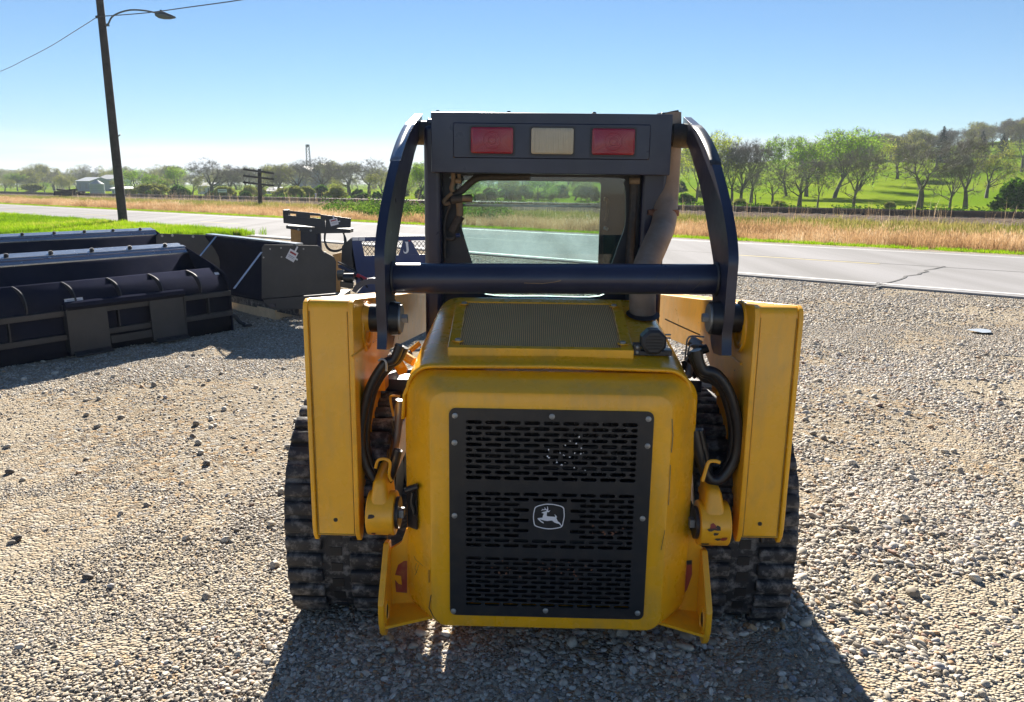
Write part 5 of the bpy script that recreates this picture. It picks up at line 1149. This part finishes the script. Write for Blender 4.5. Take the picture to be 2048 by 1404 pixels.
mb = MB(); mb.box(ninv @ Vector((at(790, 600, 9.8).x, 9.8, .10)), (1.1, .5, .2)); mb.build('base_frame', M['black_dull'], nb, bevel=.01)
hy = empty('hydraulic_plow_head', at(720, 605, 8.9)); hy.location.z = 0; tag(hy, 'black hydraulic drive head with curved guard and red cylinder behind the pusher', 'attachment')
hinv = Matrix.Translation(-hy.location)
def HY_(px, py, Y): return hinv @ at(px, py, Y)
mb = MB(); mb.cyl(HY_(676, 551, 8.9), HY_(690, 550, 8.9), .06, 18); mb.cyl(HY_(688, 556, 8.8), HY_(708, 556, 8.8), .055, 18); mb.build('motor', M['hose'], hy); mb = MB(); mb.cyl(HY_(675, 546, 8.86), HY_(689, 545, 8.86), .030, 12); mb.build('motor_cap', M['galv'], hy)
mb = MB(); mb.cyl(HY_(678, 532, 8.95), HY_(714, 550, 8.9), .022, 12); mb.build('cylinder_barrel', M['black'], hy); mb = MB(); mb.cyl(HY_(714, 550, 8.9), HY_(738, 562, 8.88), .024, 12); mb.build('red_cylinder', M['red'], hy)
g_o = spline([HY_(704, 582, 8.8), HY_(710, 571, 8.8), HY_(722, 562, 8.8), HY_(740, 558, 8.8), HY_(765, 560, 8.8)], 6); g_i = spline([HY_(712, 586, 8.8), HY_(718, 579, 8.8), HY_(728, 572, 8.8), HY_(742, 568, 8.8), HY_(765, 570, 8.8)], 6)
mb = MB(); mb.prism(g_o + g_i[::-1], (0, .16, 0)); mb.build('curved_guard', M['black'], hy, smooth=30)
mb = MB(); mb.hexa([HY_(680, 574, 8.75), HY_(706, 578, 8.75), HY_(706, 578, 9.0), HY_(680, 574, 9.0), HY_(680, 562, 8.75), HY_(708, 566, 8.75), HY_(708, 566, 9.0), HY_(680, 562, 9.0)]); mb.build('gearbox', M['hose'], hy, bevel=.01)
mb = MB(); mb.box((0, .1, .12), (.5, .5, .24)); mb.build('base_frame', M['black_dull'], hy, bevel=.01)
for k in range(2): mb = MB(); mb.tube(spline([HY_(676, 524 + 6 * k, 9.0), HY_(694, 533 + 5 * k, 8.95), HY_(716, 548 + 4 * k, 8.9), HY_(735, 575, 8.8)], 6), .010, 8); mb.build('hydraulic_hose', M['hose'], hy)

# ------------------------------------------------------------------ poles and wires
lp_loc = at(247, 449, 29.5)
pole = empty('street_light', (lp_loc.x, 29.5, .06)); tag(pole, 'tall dark wooden street light pole with curved lamp arm by the road', 'street light')
H_ = 9.6; mb = MB(); mb.tube([(0, 0, 0), (-.01, 0, 3), (0.0, 0, 6.5), (0, 0, H_)], [.165, .155, .135, .115], 14); mb.build('pole', M['pole'], pole)
def SL(px, py, Y=29.5): p = at(px, py, Y); return Vector((p.x - pole.location.x, p.y - 29.5, p.z - .06))
mb = MB(); mb.tube(spline([SL(208, 50), SL(216, 48), SL(224, 34), SL(240, 25), (SL(262, 20)), SL(288, 21), SL(314, 26)], 6), .030, 8); mb.build('lamp_arm', M['galv'], pole)
mb = MB(); mb.tube([SL(311, 28), SL(318, 29), SL(328, 31), SL(340, 33.5), SL(351, 35)], [.07, .13, .13, .09, .03], 12); mb.box(SL(322, 22.5), (.06, .06, .09)); mb.build('lamp_head', M['galv'], pole)
mb = MB(); mb.cyl(SL(192, 34), SL(200, 33), .05, 8); mb.build('insulator', M['black_dull'], pole); mb = MB(); mb.box(SL(214, 50), (.13, .10, .08)); mb.build('arm_bracket', M['galv'], pole)
mb = MB(); mb.cyl(SL(236, 273), SL(241, 269), .02, 6); mb.build('step_peg', M['galv'], pole)
for nm, pts, lab in (('overhead_wire', [(191, 36, 29.4), (150, 62, 33), (100, 93, 37.5), (50, 119, 42), (0, 143, 47), (-120, 190, 62)], 'thin dark wire running down left from the street light pole'), ('overhead_wire', [(198, 33, 29.4), (290, 26, 28), (380, 14, 26.5), (480, 0, 25), (620, -24, 23)], 'thin dark wire running up right from the street light pole')):
    mb = MB(); mb.tube(spline([at(*p) for p in pts], 8), .016, 6); tag(mb.build(nm, M['hose']), lab, 'wire', 'overhead wires')
up = at(520, 405, 61); ut = empty('telegraph_pole', (up.x, 61, float(terr(up.x, 61)))); tag(ut, 'old brown telegraph pole with three crossarms beside the railway', 'telegraph pole')
def UP(px, py): p = at(px, py, 61); return p - ut.location
top = UP(519, 338); mb = MB(); mb.tube([(0, 0, -.1), top], [.17, .14], 10); mb.build('pole', M['pole'], ut)
for y0, y1 in ((338.5, 347), (351.5, 358.5), (364.5, 371.5)):
    a, b = UP(488, y0), UP(549, y1); mb = MB(); mb.tube([a + Vector((0, -.16, 0)), b + Vector((0, -.16, 0))], .075, 6); ca = mb.build('crossarm', M['pole'], ut)
    for t in (.05, .2, .35, .65, .8, .95): p = a.lerp(b, t) + Vector((0, -.16, .1)); mb = MB(); mb.cyl(p - Vector((0, 0, .06)), p + Vector((0, 0, .07)), .03, 6); mb.build('insulator', M['galv'], ca)
mb = MB(); mb.tube([UP(523, 377) + Vector((0, -.14, 0)), UP(530, 372) + Vector((0, -.14, 0))], .03, 6); mb.build('brace', M['pole'], ut)

# ------------------------------------------------------------------ far farm buildings, sign, log pile
def place(px, py, Y): p = at(px, py, Y); return Vector((p.x, Y, float(terr(p.x, Y))))
def top_z(py, Y): return at(1024, py, Y).z
gb = place(195, 384, 150); g_ = empty('grain_bin', gb); tag(g_, 'blue-grey metal grain bin with conical roof among the far trees', 'grain bin')
rB = 13 / FPX * 150; hW = top_z(368, 150) - gb.z; hR = top_z(359, 150) - gb.z
mb = MB(); mb.cyl((0, 0, -.2), (0, 0, hW), rB, 24); mb.build('wall', M['bin'], g_)
mb = MB(); mb.tube([(0, 0, hW), (0, 0, hR - .15), (0, 0, hR)], [rB * 1.05, .35, .3], 24); mb.build('roof', M['bin'], g_)
for k in range(4): mb = MB(); mb.tube([(rB * 1.003 * math.cos(a), rB * 1.003 * math.sin(a), hW * (k + 1) / 5) for a in np.linspace(0, 6.283, 24, endpoint=False)], .035, 4, closed=True); mb.build('hoop', M['galv'], g_)
def building(name, px0, px1, py_eave, py_ridge, Y, label, wall, roof, depth=6, win=0):
    a, b = place(px0, 386, Y), place(px1, 386, Y); w = b.x - a.x; z0 = float(terr((a.x + b.x) / 2, Y)); he = top_z(py_eave, Y) - z0; hr = top_z(py_ridge, Y) - z0
    o = empty(name, ((a.x + b.x) / 2, Y, z0)); tag(o, label, 'building', 'far farm buildings')
    mb = MB(); mb.box((0, depth / 2, he / 2 - .2), (w, depth, he + .4)); mb.build('wall', M[wall], o, smooth=None)
    mb = MB(); mb.prism([(-w / 2 - .25, -.3, he), (-w / 2 - .25, depth / 2, hr), (-w / 2 - .25, depth + .3, he)], (w + .5, 0, 0)); mb.build('roof', M[roof], o, smooth=None)
    for k in range(win):
        x = -w / 2 + w * (k + .5) / win; mb = MB(); mb.box((x, -.02, he * .52), (w / win * .4, .06, he * .5)); mb.build('opening', M['shed_dark'], o, smooth=None)
    return o
building('long_shed', 224, 287, 377, 373, 140, 'long low white shed with a row of openings behind the light pole', 'shed', 'shed', 5, 12)
building('barn', 155, 181, 362, 354, 190, 'low blue-grey roofed barn left of the grain bin', 'blue_steel', 'blue_steel', 10, 2)
building('machine_shed', 197, 226, 358, 349, 200, 'pale flat machine shed on the rise behind the grain bin', 'shed', 'shed_dark', 10, 3)
building('farm_house', 396, 422, 372, 365, 150, 'white farm house glimpsed under the big bare tree', 'shed', 'shed_dark', 6, 3)
building('farm_house', 533, 556, 382, 374, 150, 'small white house glimpsed right of the telegraph pole', 'shed', 'shed_dark', 6, 2)
def gable(px0, px1, pye, pyr, Y, label):
    a, b = place(px0, 390, Y), place(px1, 390, Y); w = b.x - a.x; z0 = float(terr((a.x + b.x) / 2, Y)); he = top_z(pye, Y) - z0; hr = top_z(pyr, Y) - z0
    o = empty('grain_elevator', ((a.x + b.x) / 2, Y, z0)); tag(o, label, 'grain elevator', 'hazy grain elevators')
    mb = MB(); mb.prism([(-w / 2, 0, -.2), (w / 2, 0, -.2), (w / 2, 0, he), (0, 0, hr - .2), (-w / 2, 0, he)], (0, 12, 0)); mb.build('wall', M['blue_steel'], o, smooth=None)
    for s_ in (-1, 1): mb = MB(); mb.hexa([(s_ * w * .54, -.4, he - .5), (0, -.4, hr), (0, 12.4, hr), (s_ * w * .54, 12.4, he - .5), (s_ * w * .54, -.4, he - .2), (0, -.4, hr + .3), (0, 12.4, hr + .3), (s_ * w * .54, 12.4, he - .2)]); mb.build('roof', M['shed_dark'], o, smooth=None)
gable(585, 624, 342, 333, 260, 'left of two hazy blue gabled grain elevators behind bare trees'); gable(628, 662, 338, 328, 265, 'right of two hazy blue gabled grain elevators behind bare trees')
tw = place(620.5, 390, 270); to = empty('leg_tower', tw); tag(to, 'thin lattice tower with dark drum rising above the bare trees', 'tower')
ht = top_z(294, 270) - tw.z; hb = top_z(289, 270) - tw.z; rw = 3.4 / FPX * 270
for sx in (-1, 1):
    for sy in (-1, 1): mb = MB(); mb.tube([(sx * rw * 1.4, sy * rw, 0), (sx * rw * .85, sy * rw * .8, ht)], .11, 4); mb.build('leg', M['galv'], to)
for k in range(12):
    z = ht * (k + .3) / 12; mb = MB(); q = rw * (1.4 - .55 * z / ht)
    mb.tube([(-q, -q, z), (q, -q, z + ht / 12)], .06, 4); mb.tube([(q, -q, z), (-q, -q, z + ht / 12)], .06, 4); mb.tube([(-q, -q, z), (q, -q, z)], .06, 4); mb.build('brace', M['galv'], to)
mb = MB(); mb.cyl((0, 0, ht), (0, 0, hb), rw * 1.15, 14); mb.build('drum', M['shed_dark'], to)
sg = place(445, 388, 95); so = empty('trackside_sign', sg); tag(so, 'white trackside sign board on two posts left of the telegraph pole', 'sign')
w_ = 17 / FPX * 95; zs0, zs1 = top_z(384.5, 95) - sg.z, top_z(378.5, 95) - sg.z
mb = MB(); mb.box((0, 0, (zs0 + zs1) / 2), (w_, .05, zs1 - zs0)); mb.build('board', M['shed'], so, smooth=None)
mb = MB(); mb.box((0, -.03, (zs0 + zs1) / 2), (w_ * .86, .01, (zs1 - zs0) * .35)); mb.build('text_bar', M['print_grey'], so, smooth=None)
for s_ in (-1, 1): mb = MB(); mb.cyl((s_ * w_ * .46, .03, -.2), (s_ * w_ * .46, .03, zs1), .05, 6); mb.build('post', M['galv'], so)
lg = place(141, 393, 92); lo_ = empty('log_pile', lg); tag(lo_, 'dark pile of old railway timbers lying beside the track', 'timber pile')
r_ = random.Random(3)
for k in range(16): 
    lay = k // 6; x0 = r_.uniform(-1.0, .2); mb = MB(); mb.box((x0 + .4, (k % 6) * .28 - .8, .15 + lay * .24), (2.3 - .3 * lay, .24, .22), Matrix.Rotation(r_.uniform(-.12, .12), 3, 'Y') @ Matrix.Rotation(r_.uniform(-.2, .2), 3, 'Z')); mb.build('timber', M['sleeper'], lo_, smooth=None)
for px, py0, lab in ((604, 391, 'short dark trackside post below the left grain elevator'), (632, 388, 'pale trackside marker post left of the rear link')):
    p = place(px, 400, 66); mb = MB(); q = top_z(py0, 66); mb.cyl((p.x, 66, p.z - .1), (p.x, 66, q), .06, 7); mb.box((p.x, 66, q), (.16, .1, .12)); tag(mb.build('marker_post', M['pole' if px < 610 else 'shed'],), lab, 'post', 'trackside posts')

# ------------------------------------------------------------------ trees
def make_tree(seed, h, spread, trunk_r, levels=5, up=0.35, first=0.22, split=(2, 3), twigs=6, leaf=0, leaf_s=.16, droop=0.0, fork=False, low=2):
    """returns (wood MB, twig MB, leaf MB) of a tree h metres tall standing at the origin"""
    q = random.Random(seed); wood, tw_, lf = MB(), MB(), MB()
    def rv(): return Vector((q.gauss(0, 1), q.gauss(0, 1), q.gauss(0, 1))).normalized()
    tips = []
    def grow(p, d, ln, r, lv):
        n_ = 3 if lv < 3 else 2; pts = [p]; rs = [r]
        for i in range(n_):
            d = (d + rv() * (.16 if lv < 2 else .24) + Vector((0, 0, up * .22 - droop * (lv > 2) * .25))).normalized(); p = p + d * ln / n_; pts.append(p); rs.append(r * (1 - .42 * (i + 1) / n_))
        wood.tube(pts, rs, 7 if lv == 0 else (5 if lv < 3 else 3), cap=False)
        if lv >= levels: tips.append((p, d)); return
        if lv >= levels - 2 and q.random() < (.7 if leaf else .35): tips.append((pts[1], d))
        if lv == 0:
            for _ in range(low):
                m = pts[-1].lerp(pts[1], q.random()); a_ = q.uniform(0, 6.28); grow(m, Vector((math.cos(a_), math.sin(a_), q.uniform(.15, .7))).normalized(), ln * .75, rs[-1] * .5, max(1, levels - 4 + 1))
        kids = q.randint(*split) + (1 if lv == 0 else 0)
        for k in range(kids):
            ax = d.orthogonal().normalized(); ax.rotate(Matrix.Rotation(q.uniform(0, 6.28) if lv else 6.28 * k / kids + q.uniform(-.4, .4), 3, d)); ang = R(q.uniform(20, 48) * spread); nd = (d * math.cos(ang) + ax * math.sin(ang)).normalized(); nd = (nd + Vector((0, 0, up * .35))).normalized()
            grow(p, nd, ln * q.uniform(.66, .86), rs[-1] * q.uniform(.62, .8), lv + 1)
        if 0 < lv < levels and q.random() < .75:
            m = pts[len(pts) // 2]; ax = d.orthogonal().normalized(); ax.rotate(Matrix.Rotation(q.uniform(0, 6.28), 3, d)); ang = R(q.uniform(40, 70) * spread); grow(m, (d * math.cos(ang) + ax * math.sin(ang)).normalized(), ln * .6, rs[1] * .5, lv + 2 if lv + 2 <= levels else levels)
    d0 = Vector((q.uniform(-.08, .08), q.uniform(-.08, .08), 1)).normalized()
    if fork:
        for s_ in (-1, 1): grow(Vector((0, 0, -.1)), (d0 + Vector((s_ * .22, q.uniform(-.1, .1), 0))).normalized(), h * first, trunk_r * .75, 0)
    else: grow(Vector((0, 0, -.1)), d0, h * first, trunk_r, 0)
    for (p, d) in tips:
        for k in range(twigs):
            nd = (d + rv() * .9 + Vector((0, 0, .1 - droop))).normalized(); l_ = h * q.uniform(.035, .085); s_ = nd.orthogonal().normalized(); s_.rotate(Matrix.Rotation(q.uniform(0, 3.14), 3, nd)); w = h * .0011 + .004
            p2 = p + nd * l_ * .55; p3 = p + nd * l_ + rv() * l_ * .18
            tw_.add([p - s_ * w, p + s_ * w, p2 + s_ * w * .8, p2 - s_ * w * .8, p3], [(0, 1, 2, 3), (3, 2, 4)])
            for j in range(2):
                e = (nd + rv() * 1.0).normalized(); b = p2.lerp(p3, q.random() * .8); tw_.add([b - s_ * w * .7, b + s_ * w * .7, b + e * l_ * .5], [(0, 1, 2)])
        for k in range(leaf):
            c = p + rv() * h * q.uniform(.01, .075); e1 = rv() * leaf_s * q.uniform(.6, 1.3); e2 = e1.cross(rv()).normalized() * leaf_s * .55 * q.uniform(.6, 1.2); lf.add([c - e1, c + e2, c + e1, c - e2], [(0, 1, 2, 3)])
    return wood, tw_, lf
def fast_mesh(name, mb, mat):
    me = bpy.data.meshes.new(name); me.from_pydata(mb.v, [], mb.f); me.materials.append(mat); return me
LEAF = {'lime': leafmat('lime_spring_leaves', [(0, (0.27, 0.37, 0.035)), (.5, (0.42, 0.50, 0.05)), (1, (0.55, 0.58, 0.08))], .5, scale=.9),
        'green': leafmat('fresh_green_leaves', [(0, (0.13, 0.26, 0.03)), (.5, (0.24, 0.40, 0.04)), (1, (0.38, 0.50, 0.06))], .5, scale=.9),
        'olive': leafmat('olive_bud_leaves', [(0, (0.16, 0.19, 0.04)), (.5, (0.26, 0.28, 0.06)), (1, (0.38, 0.36, 0.10))], .45, scale=.9),
        'bush': leafmat('dark_bush_leaves', [(0, (0.035, 0.09, 0.010)), (.5, (0.08, 0.17, 0.016)), (1, (0.15, 0.26, 0.025))], .45, scale=1.5),
        'fir': leafmat('dark_evergreen_needles', [(0, (0.012, 0.03, 0.014)), (1, (0.035, 0.06, 0.025))], .15, scale=1.5)}
KIND = {}
def kind(key, leafkey, base_h, *a, **k):
    wood, tw_, lf = make_tree(*a, **k)
    tz = max(v[2] for v in (tw_.v + lf.v + wood.v)); 
    if tw_.v: 
        b = len(wood.v); 
    KIND[key] = (fast_mesh('trunk', wood, M['bark']), fast_mesh('twigs', tw_, M['twig']) if tw_.v else None, fast_mesh('foliage', lf, LEAF[leafkey]) if lf.v else None, tz)
kind('bare_a', None, 8, 11, 8, 1.15, .26, levels=5, up=.30, first=.22, split=(2, 3), low=1, twigs=7)
kind('bare_b', None, 8, 12, 8, .95, .22, levels=5, up=.45, first=.22, split=(2, 3), low=1, twigs=7)
kind('bare_c', None, 8, 13, 8, 1.35, .30, levels=5, up=.22, first=.20, split=(2, 3), low=1, twigs=7, droop=.1)
kind('bare_fork', None, 8, 14, 8, 1.0, .26, levels=5, up=.40, first=.26, split=(2, 3), twigs=6, fork=True)
kind('lime_a', 'lime', 8, 21, 8, .95, .20, levels=5, up=.45, first=.28, split=(2, 3), twigs=5, leaf=9, leaf_s=.10)
kind('green_a', 'green', 8, 22, 8, 1.0, .22, levels=5, up=.45, first=.26, split=(2, 3), twigs=5, leaf=10, leaf_s=.10)
kind('green_b', 'green', 8, 23, 8, 1.25, .24, levels=5, up=.30, first=.22, split=(2, 3), twigs=5, leaf=11, leaf_s=.10)
kind('olive_a', 'olive', 8, 24, 8, 1.1, .24, levels=5, up=.35, first=.24, split=(2, 3), twigs=4, leaf=10, leaf_s=.10)
kind('olive_b', 'olive', 8, 25, 8, 1.2, .22, levels=6, up=.35, first=.22, split=(2, 3), twigs=3, leaf=5, leaf_s=.10)
kind('shrub', 'bush', 3, 31, 3, 1.25, .07, levels=5, up=.35, first=.16, split=(2, 3), twigs=2, leaf=24, leaf_s=.10, fork=True)
kind('shrub_olive', 'olive', 3, 32, 3, 1.25, .06, levels=5, up=.35, first=.16, split=(2, 3), twigs=3, leaf=10, leaf_s=.08, fork=True)
fm, fl_ = MB(), MB(); q = random.Random(5); fm.tube([(0, 0, -.1), (0, 0, 8)], [.2, .02], 7)
for k in range(2600):
    z = 8 * (1 - q.random() ** .6); r_ = (8 - z) * .28 * math.sqrt(q.random()) + .05; a = q.uniform(0, 6.28); c = Vector((r_ * math.cos(a), r_ * math.sin(a), z - r_ * .25 + .4)); e1 = Vector((math.cos(a), math.sin(a), q.uniform(-.5, .1))) * .28; e2 = Vector((-math.sin(a), math.cos(a), q.uniform(-.3, .3))) * .10; fl_.add([c - e1, c + e2, c + e1, c - e2], [(0, 1, 2, 3)])
KIND['fir'] = (fast_mesh('trunk', fm, M['bark']), None, fast_mesh('foliage', fl_, LEAF['fir']), 8.3)
def tree(key, px, py_top, Y, label, group, wide=1.0, name=None, rz=None, pybase=400):
    p = place(px, pybase, Y); h = top_z(py_top, Y) - p.z; tr, twg, fol, tz = KIND[key]; s = h / tz
    o = empty(name or ('shrub' if key.startswith('shrub') else 'tree'), p, random.uniform(0, 6.28) if rz is None else rz); o.scale = (s * wide, s * wide, s)
    tag(o, label, 'shrub' if key.startswith('shrub') else 'tree', group)
    link('trunk', tr, o)
    if twg: link('twigs' if fol else 'crown', twg, o)
    if fol: link('crown', fol, o)
    return o

HILL, PLAIN = 'trees on the hillside at right', 'trees of the far plain at left'
for key, px, pt, Y, wd, lab in [
    ('bare_a', 1840, 262, 64, 1.15, 'large bare tree with low forked trunk in front of the hill meadow'),
    ('bare_fork', 1901, 300, 63, 0.8, 'slim bare tree between two larger bare trees by the rails at right'),
    ('bare_b', 1932, 256, 64, 1.0, 'tall bare tree with one low bent limb, nearest the round green bush'),
    ('olive_a', 1972, 272, 82, 0.9, 'golden olive budding tree on the meadow left of the round bush'),
    ('bare_b', 2036, 232, 118, 1.0, 'big bare tree alone high on the meadow at the right picture edge'),
    ('lime_a', 2062, 262, 125, 0.9, 'lime green tree cut by the right picture edge on the meadow'),
    ('bare_fork', 1708, 285, 64, 0.9, 'bare twin-trunked tree by the rails below the first meadow shadow'),
    ('green_a', 1668, 250, 88, 1.0, 'thick-trunked fresh green tree on the slope behind the leaning tree'),
    ('bare_c', 1600, 300, 66, 0.9, 'low spreading bare tree with thick short trunk beside the rails'),
    ('bare_b', 1636, 306, 66, 0.6, 'thin leaning bare tree between the spreading tree and the twin trunks'),
    ('green_b', 1612, 256, 92, 0.9, 'tall bright green tree behind the low spreading bare tree'),
    ('green_a', 1572, 266, 94, 0.8, 'bright green tree above the small bare tree on the slope'),
    ('bare_a', 1546, 318, 67, 0.8, 'small bare tree on the slope right of the grey thicket'),
    ('bare_b', 1512, 334, 66, 0.7, 'smallest bare sapling at the foot of the grey thicket'),
    ('bare_b', 1502, 272, 80, 0.9, 'grey bare tree on the right of the grey thicket'),
    ('bare_fork', 1482, 274, 78, 0.9, 'grey bare tree in the middle of the grey thicket'),
    ('bare_b', 1464, 278, 79, 0.8, 'grey bare tree on the left of the grey thicket'),
    ('lime_a', 1446, 254, 80, 0.8, 'tallest yellow-green tree right beside the right rear link'),
    ('lime_a', 1416, 266, 82, 0.9, 'yellow-green tree half hidden by the right rear link'),
    ('lime_a', 1392, 270, 84, 0.9, 'yellow-green tree seen inside the curve of the right link'),
    ('green_a', 1716, 264, 100, 0.9, 'green leafing tree behind the bare twin-trunked tree'),
    ('lime_a', 1742, 272, 112, 0.9, 'lime tree at the left end of the open meadow skyline'),
    ('olive_b', 1790, 268, 120, 1.0, 'grey-brown budding tree behind the large low-forked tree, on its left'),
    ('olive_b', 1822, 272, 128, 0.9, 'grey-brown budding tree on the meadow crest, second from the left'),
    ('bare_a', 1866, 268, 130, 1.0, 'bare tree on the meadow crest behind the large low-forked tree'),
    ('bare_b', 1900, 276, 132, 0.9, 'bare tree on the meadow crest behind the slim tree'),
    ('olive_b', 1926, 270, 134, 1.0, 'budding grey tree on the meadow crest behind the bent-limb tree'),
    ('fir', 1872, 252, 150, 1.1, 'pointed dark evergreen standing above the crest woods'),
    ('fir', 1950, 262, 152, 1.3, 'broad dark evergreen at the right of the crest woods'),
    ('fir', 1992, 266, 150, 1.4, 'dark evergreen behind the golden olive tree'),
    ('shrub', 2030, 352, 56, 1.1, 'round dense green bush by the rails at the right edge'),
    ('shrub', 1372, 384, 72, 1.2, 'leafy green bush seen inside the lower curve of the right link'),
    ('shrub_olive', 1478, 396, 60, 1.3, 'low olive bush beside the rails below the grey thicket'),
    ('shrub_olive', 1560, 400, 58, 1.3, 'low olive bush beside the rails below the small bare tree'),
    ('shrub_olive', 1780, 402, 56, 0.9, 'thin low shrub by the rails left of the slim bare tree'),
]: tree(key, px, pt, Y, lab, HILL, wd * 1.1)
for key, px, pt, Y, wd, lab in [
    ('olive_a', 12, 350, 190, 1.0, 'rounded olive tree at the left picture edge'),
    ('green_a', 38, 344, 200, 1.1, 'green tree second from the left picture edge on the far plain'),
    ('olive_b', 66, 336, 205, 1.2, 'grey-green tree third from the left picture edge'),
    ('bare_c', 112, 338, 215, 1.2, 'wide grey bare tree left of the grain bin'),
    ('olive_a', 142, 342, 210, 1.0, 'olive tree just left of the barn'),
    ('green_b', 92, 362, 170, 1.2, 'low yellow-green tree in front of the grey trees at far left'),
    ('shrub_olive', 66, 366, 165, 1.4, 'pale olive shrub at the far left field edge'),
    ('bare_a', 183, 333, 240, 0.9, 'lone bare tree above the grain bin'),
    ('olive_b', 128, 350, 190, 1.0, 'small grey budding tree in the far left row before the barn'),
    ('green_b', 272, 330, 128, 1.25, 'rounded dense green tree right of the light pole'),
    ('olive_a', 318, 344, 132, 1.0, 'olive tree next to the rounded green tree, on its right'),
    ('green_a', 350, 330, 138, 1.1, 'tall green-brown tree left of the big bare elm'),
    ('shrub_olive', 305, 366, 105, 1.4, 'pale olive shrub below the trees right of the light pole'),
    ('olive_a', 386, 342, 140, 1.0, 'olive green tree just left of the big bare elm'),
    ('bare_c', 424, 309, 125, 1.05, 'big rounded bare elm above the white sign'),
    ('bare_a', 462, 324, 128, 1.0, 'bare tree right of the big bare elm'),
    ('bare_b', 494, 328, 135, 1.0, 'bare tree directly behind the telegraph pole, on its left'),
    ('bare_a', 528, 332, 140, 1.0, 'bare tree directly behind the telegraph pole, on its right'),
    ('olive_b', 556, 322, 132, 1.2, 'grey-green arching tree right of the telegraph pole'),
    ('bare_c', 598, 314, 128, 1.1, 'bare arching tree in front of the left grain elevator'),
    ('bare_a', 648, 308, 130, 1.1, 'tall dark bare tree in front of the right grain elevator'),
    ('bare_c', 700, 318, 132, 1.1, 'bare tree with a clear trunk right of the elevators'),
    ('bare_a', 738, 312, 136, 1.1, 'bare tree left of the left rear link, tallest there'),
    ('olive_a', 766, 330, 120, 0.9, 'olive tree just left of the left rear link'),
    ('lime_a', 664, 364, 118, 0.9, 'small yellow-green tree at the foot of the right elevator'),
    ('olive_a', 683, 352, 122, 0.9, 'low olive tree between the elevators and the clear-trunked bare tree'),
    ('shrub_olive', 572, 374, 112, 1.5, 'pale shrub under the grey-green arching tree'),
    ('shrub', 728, 384, 98, 1.6, 'green shrub below the bare trees left of the left link'),
    ('green_a', 836, 320, 78, 0.85, 'yellow-green tree framed between left link and cab post'),
    ('olive_b', 806, 340, 100, 1.0, 'hazy olive tree inside the curve of the left link'),
    ('green_b', 950, 352, 92, 1.0, 'green tree seen through the left of the cab window'),
    ('olive_a', 1010, 350, 96, 1.1, 'olive tree seen through the middle of the cab window'),
    ('green_b', 1075, 350, 94, 1.1, 'green tree seen through the cab window right of its middle'),
    ('olive_a', 1150, 350, 92, 1.1, 'olive tree seen through the right of the cab window'),
    ('bare_b', 880, 345, 100, 0.9, 'bare tree hidden mostly behind the left cab post'),
    ('green_a', 1215, 345, 90, 1.0, 'green tree behind the right side of the cab'),
    ('lime_a', 1330, 300, 86, 1.0, 'yellow-green tree behind the exhaust pipe'),
    ('shrub', 860, 404, 70, 1.2, 'green shrub between left cab post and link by the rails'),
    ('olive_b', 238, 358, 175, 1.0, 'small olive tree behind the light pole'),
    ('bare_a', 336, 345, 185, 1.0, 'hazy bare tree far behind the rounded green tree'),
]: tree(key, px, pt, Y, lab, PLAIN, wd * 1.35)

# woods on the crest and far plain that read as one mass
def wood_mass(name, spots, keys, label):
    prs = [];
    for k in keys:
        tr, twg, fol, tz = KIND[k]
        for me in (tr, twg, fol):
            if me: prs.append((k, me))
    pts = {k: [] for k in keys}
    for (x, y, h) in spots: pts[random.choice(keys)].append((x, y, h))
    first = None
    for k, me in prs:
        P_ = pts[k]
        if not P_: continue
        po = bpy.data.objects.new('mass_tree', me)
        arr = np.array([(x, y, float(terr(x, y)) - .2) for x, y, h in P_]); s = np.array([h / KIND[k][3] for x, y, h in P_])
        rot = np.stack([np.zeros(len(s)), np.zeros(len(s)), np.array([(x * 7.3 + y * 3.1) % 6.28 for x, y, h in P_])], -1)
        o = scatter(name, arr, rot, np.stack([s * 1.15, s * 1.15, s], -1), np.full(len(s), .5), [po], label, 'woods')
        if first is None: first = o
        else:
            o.parent = first
            for kk in ('label', 'category'):
                if kk in o: del o[kk]
rr = random.Random(9)
spots = []
for _ in range(185):
    px = rr.uniform(1600, 2500); Y = rr.uniform(168, 195); p = at(px, 330, Y); spots.append((p.x, Y, rr.uniform(4.2, 6.2)))
wood_mass('crest_woods', spots, ['bare_a', 'olive_b', 'bare_b'], 'grey-brown bare woods along the crest of the hill')
spots = []
for _ in range(260):
    px = rr.uniform(-60, 1420); Y = rr.uniform(240, 420); p = at(px, 380, Y); spots.append((p.x, Y, rr.uniform(5, 10)))
wood_mass('plain_woods', spots, ['bare_a', 'olive_b', 'olive_a'], 'hazy woods along the horizon of the far plain')
spots = []
for _ in range(70):
    px = rr.uniform(240, 1420); Y = rr.uniform(88, 125); p = at(px, 390, Y); spots.append((p.x, Y, rr.uniform(.9, 2.2)))
wood_mass('hedge_scrub', spots, ['shrub_olive', 'shrub'], 'low hazy scrub at the foot of the far trees')

# ------------------------------------------------------------------ morning haze over the whole place
hz = MB(); hz.box((0, 350, 11.5), (3400, 3000, 29)); hme = hz.mesh('haze'); hm_ = bpy.data.materials.new('haze_air'); hm_.use_nodes = True
hn, hl = hm_.node_tree.nodes, hm_.node_tree.links; hn.remove(hn['Principled BSDF']); pv_ = hn.new('ShaderNodeVolumePrincipled')
pv_.inputs['Color'].default_value = (0.80, 0.90, 1.0, 1); pv_.inputs['Density'].default_value = 0.00045; pv_.inputs['Anisotropy'].default_value = 0.0
hl.new(pv_.outputs[0], hn['Material Output'].inputs['Volume']); hme.materials.append(hm_)
ho = link('haze', hme); tag(ho, 'thin blue haze in the air over the fields', 'haze', kind='stuff')
